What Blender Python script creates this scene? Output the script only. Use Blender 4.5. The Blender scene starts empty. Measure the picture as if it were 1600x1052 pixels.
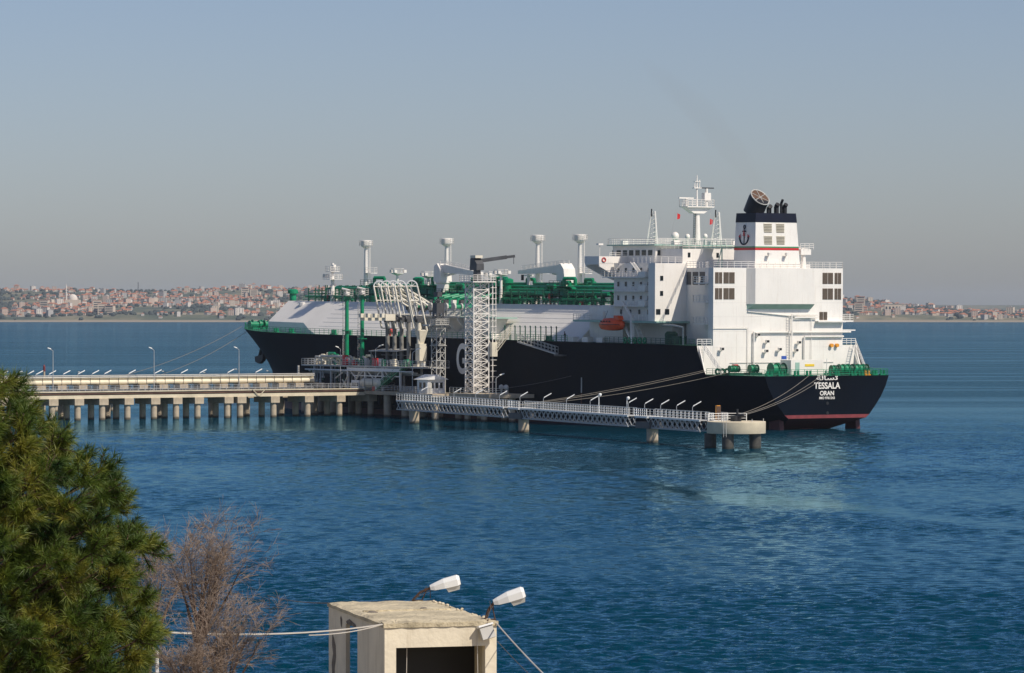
import bpy, math, random
import numpy as np
from mathutils import Vector, Matrix, noise
random.seed(7)
R=math.radians
scn=bpy.context.scene
COL=scn.collection
# ------------------------------------------------------------------ camera, sky, sun, exposure
EYE=20.836
cd=bpy.data.cameras.new('camera'); cam=bpy.data.objects.new('camera',cd); COL.objects.link(cam)
cd.sensor_width=36; cd.lens=6089.7/1600*36; cd.clip_start=1; cd.clip_end=60000
cam.location=(0,0,EYE); cam.rotation_euler=(R(90)-math.atan(41/6089.7),0,0)
scn.camera=cam
SUN_EL=R(46); SUN_AZ=math.atan2(.791,-.612)        # azimuth measured from +Y towards +X
w=bpy.data.worlds.new('World'); scn.world=w; w.use_nodes=True
nt=w.node_tree; bg=nt.nodes['Background']; sky=nt.nodes.new('ShaderNodeTexSky'); sky.sky_type='NISHITA'
sky.sun_disc=False; sky.sun_elevation=SUN_EL; sky.sun_rotation=SUN_AZ
sky.altitude=0; sky.air_density=.80; sky.dust_density=.85; sky.ozone_density=3.4
hs=nt.nodes.new('ShaderNodeVectorMath'); hs.operation='MULTIPLY'; hs.inputs[1].default_value=(1.03,.94,.975)      # camera white balance
nt.links.new(sky.outputs[0],hs.inputs[0]); nt.links.new(hs.outputs[0],bg.inputs[0]); bg.inputs[1].default_value=.091
sl=bpy.data.lights.new('sun','SUN'); so=bpy.data.objects.new('sun',sl); COL.objects.link(so)
sl.energy=4.15; sl.angle=R(.55); sl.color=(1,.915,.785)
sd=Vector((math.sin(SUN_AZ)*math.cos(SUN_EL),math.cos(SUN_AZ)*math.cos(SUN_EL),math.sin(SUN_EL)))
so.rotation_euler=sd.to_track_quat('Z','Y').to_euler()
scn.view_settings.view_transform='Standard'; scn.view_settings.look='None'
scn.view_settings.exposure=0; scn.view_settings.gamma=1; scn.view_settings.use_curve_mapping=False
scn.cycles.use_denoising=True; scn.cycles.max_bounces=6; scn.cycles.diffuse_bounces=3
scn.cycles.glossy_bounces=3; scn.cycles.volume_bounces=1; scn.cycles.transparent_max_bounces=8
scn.cycles.sample_clamp_indirect=4

# ------------------------------------------------------------------ materials
MATS={}
def M(name,col,rough=.5,metal=0,var=.12,scale=.6,streak=0,dirt=(.2,.12,.07),bump=0,bscale=6,spec=.5,fine=0,wet=False):
    m=bpy.data.materials.new(name); m.use_nodes=True; t=m.node_tree; N=t.nodes.new; L=t.links.new
    b=t.nodes['Principled BSDF']; b.inputs['Roughness'].default_value=rough; b.inputs['Metallic'].default_value=metal
    b.inputs['Specular IOR Level'].default_value=spec
    tc=N('ShaderNodeTexCoord'); n1=N('ShaderNodeTexNoise'); n1.inputs['Scale'].default_value=scale; n1.inputs['Detail'].default_value=5
    L(tc.outputs['Object'],n1.inputs['Vector'])
    mr=N('ShaderNodeMapRange'); mr.inputs[1].default_value=.3; mr.inputs[2].default_value=.7; mr.inputs[3].default_value=1-var; mr.inputs[4].default_value=1+var*.6
    L(n1.outputs['Fac'],mr.inputs[0])
    mx=N('ShaderNodeVectorMath'); mx.operation='SCALE'; mx.inputs[0].default_value=col[:3]; L(mr.outputs[0],mx.inputs['Scale'])
    out=mx.outputs[0]
    if streak:
        mp=N('ShaderNodeMapping'); mp.inputs['Scale'].default_value=(1.6,1.6,.10); L(tc.outputs['Object'],mp.inputs[0])
        n2=N('ShaderNodeTexNoise'); n2.inputs['Scale'].default_value=2.2; n2.inputs['Detail'].default_value=6; n2.inputs['Roughness'].default_value=.65; L(mp.outputs[0],n2.inputs['Vector'])
        m2=N('ShaderNodeMapRange'); m2.inputs[1].default_value=.55; m2.inputs[2].default_value=.85; m2.inputs[4].default_value=streak; L(n2.outputs['Fac'],m2.inputs[0])
        mm=N('ShaderNodeMix'); mm.data_type='RGBA'; mm.inputs['B'].default_value=(*dirt,1); L(m2.outputs[0],mm.inputs['Factor']); L(out,mm.inputs['A']); out=mm.outputs['Result']
    if wet:
        g=N('ShaderNodeNewGeometry'); sx=N('ShaderNodeSeparateXYZ'); L(g.outputs['Position'],sx.inputs[0])
        ad=N('ShaderNodeMath'); ad.operation='MULTIPLY_ADD'; ad.inputs[1].default_value=.5; L(n1.outputs['Fac'],ad.inputs[0]); L(sx.outputs['Z'],ad.inputs[2])
        m3=N('ShaderNodeMapRange'); m3.inputs[1].default_value=.45; m3.inputs[2].default_value=.75; m3.inputs[3].default_value=.85; m3.inputs[4].default_value=0; L(ad.outputs[0],m3.inputs[0])
        mm=N('ShaderNodeMix'); mm.data_type='RGBA'; mm.inputs['B'].default_value=(.03,.03,.02,1); L(m3.outputs[0],mm.inputs['Factor']); L(out,mm.inputs['A']); out=mm.outputs['Result']
    L(out,b.inputs['Base Color'])
    if bump:
        n3=N('ShaderNodeTexNoise'); n3.inputs['Scale'].default_value=bscale; n3.inputs['Detail'].default_value=6; L(tc.outputs['Object'],n3.inputs['Vector'])
        bp=N('ShaderNodeBump'); bp.inputs['Strength'].default_value=bump; bp.inputs['Distance'].default_value=.1; L(n3.outputs['Fac'],bp.inputs['Height']); L(bp.outputs[0],b.inputs['Normal'])
    MATS[name]=m; return m
white=M('white_paint',(.84,.80,.745),.45,var=.06,scale=.25,streak=.42,dirt=(.42,.31,.21))
cream=M('cream_paint',(.74,.68,.55),.5,var=.1,streak=.25,dirt=(.35,.26,.16))
navy=M('navy_hull_paint',(.0022,.005,.011),.6,var=.4,scale=.12,streak=.45,dirt=(.018,.014,.014),bump=.12,bscale=.35,spec=.06)
bootred=M('red_boot_paint',(.21,.03,.034),.55,var=.3,streak=.3,dirt=(.12,.03,.03))
darkred_shade=M('dark_red_paint_and_shade',(.09,.012,.014),.6,var=.3,streak=.3,dirt=(.05,.02,.02))
trunkgrey=M('light_grey_paint',(.87,.825,.755),.5,var=.06,scale=.2,streak=.18,dirt=(.42,.38,.33))
green=M('green_paint',(.005,.25,.115),.4,var=.25,scale=.8,streak=.2,dirt=(.02,.07,.04))
dkgreen=M('dark_green_paint',(.003,.075,.04),.5,var=.3,scale=1.0)
deckgreen=M('green_deck_paint',(.02,.13,.08),.7,var=.25,scale=.3)
palegreen=M('pale_green_paint_and_bounce',(.30,.47,.40),.6,var=.1)  # teal bounce from the green decks put into this colour for undersides
black=M('black_paint',(.012,.012,.014),.5,var=.3)
funnelnavy=M('navy_funnel_paint',(.006,.009,.024),.5,var=.2,streak=.2,dirt=(.012,.012,.014),spec=.2)
red=M('red_paint',(.55,.02,.02),.45,var=.15)
stripegreen=M('stripe_green_paint',(.02,.25,.10),.5)
orange=M('orange_plastic',(.80,.085,.012),.4,var=.15,scale=.8)
amber=M('amber_paint',(.8,.32,.02),.5)
yellow=M('yellow_paint',(.8,.55,.03),.5); blue=M('blue_paint',(.03,.09,.4),.5)
louvre=M('brown_louvre',(.17,.125,.09),.7,var=.2,scale=2)
glass=M('dark_window_glass',(.012,.018,.022),.12,var=.2,spec=.6)
meshbrown=M('rusty_mesh',(.115,.06,.035),.8,var=.3,scale=3)
galv=M('galvanised_steel',(.46,.47,.48),.45,metal=.3,var=.2,scale=1.2)
lgrey=M('grey_steel_paint',(.50,.49,.46),.5,var=.15,scale=.8,streak=.2)
dgrey=M('dark_steel',(.07,.072,.078),.55,var=.3)
lampwhite=M('white_lamp_housing',(.82,.82,.80),.3,var=.04)
lampglass=M('frosted_lamp_glass',(.55,.55,.53),.25,var=.05)
concrete=M('concrete',(.49,.405,.295),.85,var=.22,scale=.7,streak=.4,dirt=(.22,.17,.12),bump=.25,bscale=5,wet=True)
concpale=M('pale_concrete',(.68,.59,.43),.85,var=.15,scale=.6,streak=.25,dirt=(.3,.22,.14),bump=.2,bscale=5)
pipecream=M('cream_pipe_cladding',(.78,.70,.52),.5,var=.1,scale=.4,streak=.2,dirt=(.45,.33,.18))
brownpipe=M('brown_pipe',(.10,.05,.035),.7,var=.4,scale=.7)
plaster=M('old_plaster',(.76,.68,.53),.9,var=.12,scale=1.1,streak=.7,dirt=(.30,.23,.15),bump=.15,bscale=9)
roofplaster=M('dusty_roof_screed',(.56,.48,.33),.95,var=.3,scale=1.4,bump=.6,bscale=9)
patch=M('bare_grey_render',(.20,.17,.14),.95,var=.35,scale=5,bump=.5,bscale=20)
rubber=M('black_rubber',(.02,.02,.02),.8)
rope=M('pale_rope',(.22,.195,.16),.8,var=.2,scale=2)
cable=M('grey_cable',(.60,.56,.50),.7); darkcable=M('dark_cable',(.10,.09,.09),.7)
rust=M('rusty_iron',(.10,.055,.035),.8,var=.5,scale=9)
bark=M('pine_bark',(.10,.06,.04),.9,var=.4,scale=8,bump=.6,bscale=25)
twig=M('grey_brown_twigs',(.28,.21,.16),.85,var=.35,scale=3)
limb=M('dark_branch',(.095,.06,.045),.9,var=.3,scale=6)
skin=M('skin',(.45,.27,.19),.6); cloth=M('brown_clothes',(.05,.03,.022),.9)

# ------------------------------------------------------------------ mesh helpers
V=Vector
class MB:
    def __init__(s): s.v=[]; s.f=[]; s.mi=[]; s.cur=0
    def add(s,vs,fs):
        o=len(s.v); s.v.extend(tuple(p) for p in vs)
        for f in fs: s.f.append(tuple(i+o for i in f)); s.mi.append(s.cur)
        return s
    def box(s,x0,x1,y0,y1,z0,z1):
        return s.add([(x,y,z) for z in (z0,z1) for y in (y0,y1) for x in (x0,x1)],[(0,2,3,1),(4,5,7,6),(0,1,5,4),(2,6,7,3),(0,4,6,2),(1,3,7,5)])
    def hexa(s,b,t):      # four bottom, four top points, both counter-clockwise from above
        return s.add(list(b)+list(t),[(3,2,1,0),(4,5,6,7)]+[(i,(i+1)%4,(i+1)%4+4,i+4) for i in range(4)])
    def bar(s,p,q,r,n=5,r2=None,cap=True):
        p,q=V(p),V(q); d=q-p
        if d.length<1e-6: return s
        d.normalize(); a=d.orthogonal().normalized() if abs(d.z)<.99 else V((1,0,0)); 
        if abs(d.z)<.99: a=d.cross(V((0,0,1))).normalized()
        b=d.cross(a); r2=r if r2 is None else r2; vs=[]
        for c,rr in ((p,r),(q,r2)):
            for k in range(n):
                t=2*math.pi*(k+.5)/n; vs.append(c+a*(math.cos(t)*rr)+b*(math.sin(t)*rr))
        fs=[(k,(k+1)%n,n+(k+1)%n,n+k) for k in range(n)]
        if cap: fs+=[tuple(range(n-1,-1,-1)),tuple(range(n,2*n))]
        return s.add(vs,fs)
    def path(s,pts,r,n=6):
        for i in range(len(pts)-1): s.bar(pts[i],pts[i+1],r,n)
        return s
    def beam(s,p,q,w,h):   # rectangular beam, w across, h upright
        p,q=V(p),V(q); d=(q-p).normalized(); a=d.cross(V((0,0,1)))
        a=a.normalized() if a.length>1e-4 else V((1,0,0)); b=a.cross(d); a*=w/2; b*=h/2
        return s.hexa([p-a-b,p+a-b,q+a-b,q-a-b],[p-a+b,p+a+b,q+a+b,q-a+b])
    def prism(s,poly,ax,c0,c1):
        n=len(poly); f={'x':lambda a,b,c:(c,a,b),'y':lambda a,b,c:(a,c,b),'z':lambda a,b,c:(a,b,c)}[ax]
        return s.add([f(a,b,c0) for a,b in poly]+[f(a,b,c1) for a,b in poly],[tuple(range(n-1,-1,-1)),tuple(range(n,2*n))]+[(i,(i+1)%n,n+(i+1)%n,n+i) for i in range(n)])
    def lathe(s,prof,x=0,y=0,n=16):
        vs=[(x+r*math.cos(2*math.pi*k/n),y+r*math.sin(2*math.pi*k/n),z) for r,z in prof for k in range(n)]
        fs=[(i*n+k,i*n+(k+1)%n,(i+1)*n+(k+1)%n,(i+1)*n+k) for i in range(len(prof)-1) for k in range(n)]
        return s.add(vs,fs+[tuple(range(n-1,-1,-1)),tuple(range((len(prof)-1)*n,len(prof)*n))])
    def ball(s,c,r,n=8,m=5,sz=1):
        return s.lathe([(max(.01,r*math.sin(math.pi*i/m)),c[2]-r*sz*math.cos(math.pi*i/m)) for i in range(m+1)],c[0],c[1],n)
    def rail(s,pts,h=1.1,step=1.6,r=.035,lines=3,close=False):
        pts=[V(p) for p in pts]
        if close: pts.append(pts[0])
        for a,b in zip(pts,pts[1:]):
            L=(b-a).length; k=max(1,round(L/step))
            for i in range(k+1):
                p=a.lerp(b,i/k); s.bar(p,p+V((0,0,h)),r,4,cap=False)
            for j in range(lines): s.bar(a+V((0,0,h*(j+1)/lines)),b+V((0,0,h*(j+1)/lines)),r,4,cap=False)
        return s
    def ladder(s,p,q,side,w=.45,step=.5,r=.03):
        p,q=V(p),V(q); sd_=V(side).normalized()*w/2; s.bar(p-sd_,q-sd_,r,4); s.bar(p+sd_,q+sd_,r,4)
        k=int((q-p).length/step)
        for i in range(1,k): c=p.lerp(q,i/k); s.bar(c-sd_,c+sd_,r*.8,4,cap=False)
        return s
    def ring(s,c,a,b,R_,r,n=20,k=5,part=1.0):
        c,a,b=V(c),V(a).normalized(),V(b).normalized()
        pts=[c+a*(math.cos(2*math.pi*part*i/n)*R_)+b*(math.sin(2*math.pi*part*i/n)*R_) for i in range(n+1)]
        return s.path(pts,r,k)
    def mesh(s,name,mats,smooth=False):
        me=bpy.data.meshes.new(name); me.from_pydata(s.v,[],s.f)
        for m in (mats if isinstance(mats,(list,tuple)) else [mats]): me.materials.append(m)
        if any(s.mi): me.polygons.foreach_set('material_index',s.mi)
        if smooth:
            me.polygons.foreach_set('use_smooth',[True]*len(me.polygons)); me.set_sharp_from_angle(angle=R(smooth if smooth>1 else 40))
        me.update(); return me
    def build(s,name,mats,parent=None,smooth=False):
        o=bpy.data.objects.new(name,s.mesh(name,mats,smooth)); COL.objects.link(o); o.parent=parent; return o
def tag(o,label=None,cat=None,group=None,kind=None):
    for k,v in (('label',label),('category',cat),('group',group),('kind',kind)):
        if v: o[k]=v
    return o
def thing(name,label,cat,loc=(0,0,0),rz=0,group=None):
    o=bpy.data.objects.new(name,None); COL.objects.link(o); o.location=loc; o.rotation_euler=(0,0,rz); o.empty_display_size=.2
    return tag(o,label,cat,group)
def copy_tree(o,parent=None):
    c=o.copy(); COL.objects.link(c); c.parent=parent
    for ch in o.children: copy_tree(ch,c)
    return c
def place(me,name,parent,loc=(0,0,0),rot=(0,0,0),sc=(1,1,1)):
    o=bpy.data.objects.new(name,me); COL.objects.link(o); o.parent=parent; o.location=loc; o.rotation_euler=rot; o.scale=sc; return o
PSI=R(31.303); XS,YS=55.006,680.103; SC,SS=math.cos(PSI),math.sin(PSI); RZ=R(90)+PSI
def J(X,Y,z=0): return V((XS-SS*X-SC*Y,YS+SC*X-SS*Y,z))      # jetty plan (X along the berth towards the bow, Y away from the hull)
def text_mesh(body,size,name):
    c=bpy.data.curves.new(name,'FONT'); c.body=body; c.size=size; c.align_x='CENTER'; c.align_y='CENTER'; c.extrude=.015; c.offset=size*.022
    o=bpy.data.objects.new(name,c); COL.objects.link(o); bpy.context.view_layer.update()
    me=bpy.data.meshes.new_from_object(o.evaluated_get(bpy.context.evaluated_depsgraph_get())); bpy.data.objects.remove(o); bpy.data.curves.remove(c)
    me.name=name; return me

# ------------------------------------------------------------------ water
def water_material():
    m=bpy.data.materials.new('sea_water'); m.use_nodes=True; t=m.node_tree; N=t.nodes.new; L=t.links.new; t.nodes.remove(t.nodes['Principled BSDF'])
    tc=N('ShaderNodeTexCoord')
    def nz(sx,sy,scale,detail,rough=.55,rot=0,dist=0):
        mp=N('ShaderNodeMapping'); mp.inputs['Scale'].default_value=(sx,sy,1); mp.inputs['Rotation'].default_value=(0,0,rot); L(tc.outputs['Object'],mp.inputs[0])
        n=N('ShaderNodeTexNoise'); n.inputs['Scale'].default_value=scale; n.inputs['Detail'].default_value=detail; n.inputs['Roughness'].default_value=rough; n.inputs['Distortion'].default_value=dist; L(mp.outputs[0],n.inputs['Vector']); return n.outputs['Fac']
    def mul(a,k): q=N('ShaderNodeMath'); q.operation='MULTIPLY'; L(a,q.inputs[0]); q.inputs[1].default_value=k; return q.outputs[0]
    def add(a,c): q=N('ShaderNodeMath'); q.operation='ADD'; L(a,q.inputs[0]); L(c,q.inputs[1]); return q.outputs[0]
    small=nz(1,.8,1.6,4,.6,R(20)); far_=nz(1,.7,.30,3,.55,R(-12))
    h=add(mul(small,.20),mul(far_,.8))
    at=N('ShaderNodeAttribute'); at.attribute_name='ripple'; sl_=nz(.30,2.6,.010,4,.55,R(10),.6); mr=N('ShaderNodeMapRange'); mr.inputs[1].default_value=.38; mr.inputs[2].default_value=.52; mr.inputs[3].default_value=.30; mr.inputs[4].default_value=.80; L(sl_,mr.inputs[0])
    st=N('ShaderNodeMath'); st.operation='MULTIPLY'; L(at.outputs['Fac'],st.inputs[0]); L(mr.outputs[0],st.inputs[1])
    bp=N('ShaderNodeBump'); bp.inputs['Distance'].default_value=1.0; L(st.outputs[0],bp.inputs['Strength']); L(h,bp.inputs['Height'])
    df=N('ShaderNodeBsdfDiffuse'); df.inputs[0].default_value=(.0006,.033,.057,1); L(bp.outputs[0],df.inputs['Normal'])
    gl=N('ShaderNodeBsdfGlossy'); gl.inputs[0].default_value=(.46,.79,1,1); gl.inputs['Roughness'].default_value=.06; L(bp.outputs[0],gl.inputs['Normal'])
    fr=N('ShaderNodeFresnel'); fr.inputs[0].default_value=1.33; L(bp.outputs[0],fr.inputs['Normal'])
    mx=N('ShaderNodeMixShader'); L(mul(fr.outputs[0],.70),mx.inputs[0]); L(df.outputs[0],mx.inputs[1]); L(gl.outputs[0],mx.inputs[2]); L(mx.outputs[0],t.nodes['Material Output'].inputs['Surface'])
    return m
def water_mesh():
    # wind ripples as a sum of sines, finer rows towards the near shore; flat sheet beyond
    rg=np.random.default_rng(4); st0=.21; rows=[170.0]
    while rows[-1]<960: rows.append(rows[-1]+st0*(rows[-1]/200)**1.25)
    y=np.array(rows); n=500; u_=np.linspace(-.24,.24,n); Y=np.repeat(y[:,None],n,1); X=Y*u_[None,:]
    dy=st0*(y/200)**1.25; Z=np.zeros_like(X)
    slick=np.zeros_like(X)
    for p_,q_,p in ((.011,.034,0.3),(-.006,.021,2.1),(.017,.055,4.0),(.004,.012,1.2),(-.013,.043,5.1)): slick+=np.sin(p_*X*1.2+q_*Y+p+1.3*np.sin(.013*X-.006*Y+p))
    amp=.42+.58/(1+np.exp(-2.0*(slick+.4)))
    cx=np.interp(X,[-110,-68,-9,8,22,52,90],[640,619,552,508,440,384,330])+9*np.sin(.09*X+1)+5*np.sin(.23*X)      # one long calm slick winding across the bay
    wx=.30+.50*np.clip((X-6)/14,0,1); amp*=1-wx*np.exp(-((Y-cx)/(10+4*np.sin(.05*X)))**2)-.4*(wx-.30)*np.exp(-((Y-cx-60)/18)**2)
    for k in range(70):
        lam=.55*5.0**(rg.random()**1.3); th=math.radians(262)+rg.normal(0,.5); kx,ky=2*math.pi/lam*math.cos(th),2*math.pi/lam*math.sin(th)
        f=np.clip((lam/dy-1.5)/1.6,0,1); ok=f>0; r=int(ok.sum())
        if r==0: continue
        a_=.0085*lam**.92; w_=kx*X[:r]+ky*Y[:r]+rg.uniform(0,6.28)+1.2*np.sin(.31*kx*Y[:r]+.13*ky*X[:r]); Z[:r]+=a_*f[:r,None]*np.sin(w_)
    Z*=amp*np.clip((.24-np.abs(u_))/.07,0,1)[None,:]*np.clip((960-Y)/120,0,1)*np.clip((Y-170)/4,0,1)
    m_=len(y); nv=m_*n; i0=(np.arange(m_-1)[:,None]*n+np.arange(n-1)[None,:]).ravel(); F=np.stack([i0,i0+1,i0+n+1,i0+n],-1)
    ex=[]; ef=[]; o=nv
    for yy in y: ex+=[(-30000,yy,0),(30000,yy,0)]
    for r in range(m_-1): ef+=[(o+2*r,r*n,(r+1)*n,o+2*r+2),(r*n+n-1,o+2*r+1,o+2*r+3,(r+1)*n+n-1)]
    b=o+len(ex); ex+=[(-30000,-400,0),(30000,-400,0),(-30000,40000,0),(30000,40000,0)]
    P_=np.concatenate([np.stack([X,Y,Z],-1).reshape(-1,3),np.array(ex)]); Q=np.concatenate([F,np.array(ef)])
    big=[[b,b+1,o+1]+list(range(n-1,-1,-1))+[o],[o+2*(m_-1)]+list(range((m_-1)*n,m_*n))+[o+2*m_-1,b+3,b+2]]
    loops=np.concatenate([Q.ravel(),np.array(big[0]),np.array(big[1])]); tot=np.concatenate([np.full(len(Q),4),[len(big[0]),len(big[1])]]); start=np.concatenate([[0],np.cumsum(tot)[:-1]])
    me=bpy.data.meshes.new('water'); me.vertices.add(len(P_)); me.vertices.foreach_set('co',P_.astype(np.float32).ravel()); me.loops.add(len(loops)); me.loops.foreach_set('vertex_index',loops.astype(np.int32))
    me.polygons.add(len(tot)); me.polygons.foreach_set('loop_start',start.astype(np.int32)); me.polygons.foreach_set('loop_total',tot.astype(np.int32)); me.polygons.foreach_set('use_smooth',np.ones(len(tot),bool)); me.update(calc_edges=True); fl=np.clip((.24-np.abs(u_))/.07,0,1)[None,:]*np.clip((960-Y)/200,0,1); rp_=np.full(len(P_),1.7,np.float32); rp_[:nv]=(np.minimum(1,amp)**1.5*fl+1.7*(1-fl)).ravel(); me.attributes.new('ripple','FLOAT','POINT').data.foreach_set('value',rp_); me.materials.append(water_material()); return me
tag(place(water_mesh(),'water',None),'calm deep blue sea with fine ripples and paler wind streaks','sea',kind='structure')

# ------------------------------------------------------------------ far shore
def land_material():
    m=bpy.data.materials.new('far_hillside'); m.use_nodes=True; t=m.node_tree; N=t.nodes.new; L=t.links.new
    b=t.nodes['Principled BSDF']; b.inputs['Roughness'].default_value=.95
    tc=N('ShaderNodeTexCoord'); n=N('ShaderNodeTexNoise'); n.inputs['Scale'].default_value=.006; n.inputs['Detail'].default_value=7; n.inputs['Roughness'].default_value=.65; L(tc.outputs['Object'],n.inputs[0])
    r=N('ShaderNodeValToRGB'); e=r.color_ramp.elements; e[0].position=.34; e[0].color=(.045,.062,.055,1); e[1].position=.68; e[1].color=(.30,.25,.16,1)
    for p,c in ((.45,(.075,.095,.065,1)),(.56,(.15,.145,.095,1))):
        q=e.new(p); q.color=c
    L(n.outputs['Fac'],r.inputs[0])
    g=N('ShaderNodeNewGeometry'); sx=N('ShaderNodeSeparateXYZ'); L(g.outputs['Normal'],sx.inputs[0])
    mr=N('ShaderNodeMapRange'); mr.inputs[1].default_value=.97; mr.inputs[2].default_value=.88; L(sx.outputs['Z'],mr.inputs[0])
    s2=N('ShaderNodeSeparateXYZ'); L(g.outputs['Position'],s2.inputs[0]); m4=N('ShaderNodeMapRange'); m4.inputs[1].default_value=4.5; m4.inputs[2].default_value=2.2; L(s2.outputs['Z'],m4.inputs[0]); mxx=N('ShaderNodeMath'); mxx.operation='MAXIMUM'; L(mr.outputs[0],mxx.inputs[0]); L(m4.outputs[0],mxx.inputs[1]); mr=mxx
    mx=N('ShaderNodeMix'); mx.data_type='RGBA'; mx.inputs['B'].default_value=(.30,.25,.19,1); L(mr.outputs[0],mx.inputs['Factor']); L(r.outputs[0],mx.inputs['A'])
    L(mx.outputs['Result'],b.inputs['Base Color']); return m
def sm(a,b,x):
    t=min(1,max(0,(x-a)/(b-a))); return t*t*(3-2*t)
SHORE=6900
def shore(x): return SHORE+90*noise.noise(V((x*.0011,3.1,0)))+(-320 if x>500 else 0)*sm(500,1400,x)
def land_h(x,y):
    d=y-shore(x)
    if d<0: return -3+max(-3,d*.02)
    A=54-20*sm(-500,700,x)-24*sm(700,1050,x)
    bl=(6+11*max(0,noise.noise(V((x*.0035,9.7,0)))+.25))*sm(14,75,d)*(1-.65*sm(700,1000,x))
    up=A*(.30*sm(60,700,d)+.70*sm(500,2100,d))*(1+.28*noise.noise(V((x*.0016,y*.0011,2))))
    return 1.6*sm(0,6,d)+bl+up+3.5*noise.noise(V((x*.006,y*.006,5)))*sm(60,200,d)
ys=[SHORE-450,SHORE-330,SHORE-250]+[SHORE-200+i*22 for i in range(28)]+[SHORE+430+i*90 for i in range(26)]+[SHORE+2900,SHORE+3600]
xs=[-3400+i*36 for i in range(190)]
mb=MB(); mb.add([(x,y,land_h(x,y)) for y in ys for x in xs],[(j*190+i,j*190+i+1,(j+1)*190+i+1,(j+1)*190+i) for j in range(len(ys)-1) for i in range(189)])
landmat=land_material()
tag(mb.build('far_shore_hillside',landmat,smooth=80),'low far shore rising to hills beyond the water','hillside',kind='structure')
mb=MB(); nx=70
mb.add([(-6000+i*190,13000+j*350,(-4 if j==0 else (30*min(1,j/3)+16*noise.noise(V((i*.16,j*.4,8)))+14*sm(30,60,i))*(1 if j<6 else .6))) for j in range(8) for i in range(nx)],[(j*nx+i,j*nx+i+1,(j+1)*nx+i+1,(j+1)*nx+i) for j in range(7) for i in range(nx-1)])
tag(mb.build('distant_ridge_hills',landmat,smooth=80),'faint distant ridge of hills fading into haze','hills',kind='structure')

# ------------------------------------------------------------------ town on the far shore
rnd=random.Random(11)
wallc=[M('house_wall_white',(.66,.60,.54),.8,var=.06,scale=.1),M('house_wall_cream',(.60,.50,.40),.8,var=.06,scale=.1),M('house_wall_pink',(.52,.40,.33),.8,var=.06,scale=.1),M('house_wall_grey',(.42,.40,.38),.8,var=.06,scale=.1)]  # far walls toned down, haze put into their colour
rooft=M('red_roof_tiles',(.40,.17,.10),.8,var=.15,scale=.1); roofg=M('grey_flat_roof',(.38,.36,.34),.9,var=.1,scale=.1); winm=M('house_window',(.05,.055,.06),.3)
def house_mesh(kind,wall):
    mb=MB()
    if kind=='house':
        mb.box(-5,5,-4,4,-2,6); mb.cur=1; mb.add([(-5.6,-4.6,6),(5.6,-4.6,6),(5.6,4.6,6),(-5.6,4.6,6),(-2.4,0,8.8),(2.4,0,8.8)],[(3,2,1,0),(0,1,5,4),(1,2,5),(2,3,4,5),(3,0,4)]); zs=(1,4)
    elif kind=='block':
        mb.box(-7,7,-6,6,-2,14); mb.cur=1; mb.add([(-7.6,-6.6,14),(7.6,-6.6,14),(7.6,6.6,14),(-7.6,6.6,14),(-3,0,16.6),(3,0,16.6)],[(3,2,1,0),(0,1,5,4),(1,2,5),(2,3,4,5),(3,0,4)]); zs=(1,4.2,7.4,10.6)
    else:
        mb.box(-8,8,-7,7,-2,17); mb.cur=1; mb.box(-8.2,8.2,-7.2,7.2,17,17.6); mb.box(-2,2,-2,2,17.6,19.6); zs=(1,4.2,7.4,10.6,13.8)
    w2=5 if kind=='house' else 7 if kind=='block' else 8; d2=4 if kind=='house' else 6 if kind=='block' else 7
    mb.cur=2
    for z in zs:
        for i in range(3):
            x=-w2+w2*2*(i+.5)/3
            mb.box(x-.8,x+.8,-d2-.06,-d2+.02,z,z+1.6)
    return mb.mesh(kind,[wall,roofg if kind=='flat' else rooft,winm])
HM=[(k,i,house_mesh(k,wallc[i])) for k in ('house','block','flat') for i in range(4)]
cn=['white','cream','pink','grey']
kn={'house':'small %s house under a red tiled roof','block':'%s apartment house under a red hipped roof','flat':'%s flat roofed apartment block'}
def density(x,y):
    d=y-shore(x)
    n=noise.noise(V((x*.0042,y*.0032,20)))
    return n+ (.1 if d>120 else .0)
spots=[]; tries=0
while len(spots)<2300 and tries<90000:
    tries+=1
    left=rnd.random()<.66; y=SHORE-300+rnd.random()**1.25*2500
    a=rnd.uniform(-.155,-.045) if left else rnd.uniform(.075,.155)
    x=a*y; d=y-shore(x)
    if d<40 or density(x,y)<-.02+.10*rnd.random() or land_h(x,y)<3: continue
    spots.append((x,y,left))
spots.sort(key=lambda s:s[1])
rest=MB(); n_ind=0
for i,(x,y,left) in enumerate(spots):
    k,ci,me=rnd.choice(HM[:4] if rnd.random()<.86 else HM[4:]); sc=rnd.uniform(.42,.85); rz=rnd.uniform(-.5,.5)+(math.pi/2 if rnd.random()<.3 else 0)
    if n_ind<288:
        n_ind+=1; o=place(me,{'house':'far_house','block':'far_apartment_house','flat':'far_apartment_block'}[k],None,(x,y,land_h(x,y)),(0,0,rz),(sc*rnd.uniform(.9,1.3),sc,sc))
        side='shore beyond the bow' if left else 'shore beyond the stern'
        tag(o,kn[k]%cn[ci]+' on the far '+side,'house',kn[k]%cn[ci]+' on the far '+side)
    else:
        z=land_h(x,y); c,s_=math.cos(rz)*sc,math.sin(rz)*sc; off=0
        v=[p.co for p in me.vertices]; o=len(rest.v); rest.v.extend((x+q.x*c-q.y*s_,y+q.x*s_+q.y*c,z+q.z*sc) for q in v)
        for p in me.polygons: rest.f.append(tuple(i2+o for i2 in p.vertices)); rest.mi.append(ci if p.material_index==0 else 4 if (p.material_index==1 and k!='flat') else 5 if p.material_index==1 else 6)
tag(rest.build('far_town',wallc+[rooft,roofg,winm]),'pale mass of small houses spreading over the far hills','town',kind='stuff')
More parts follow.
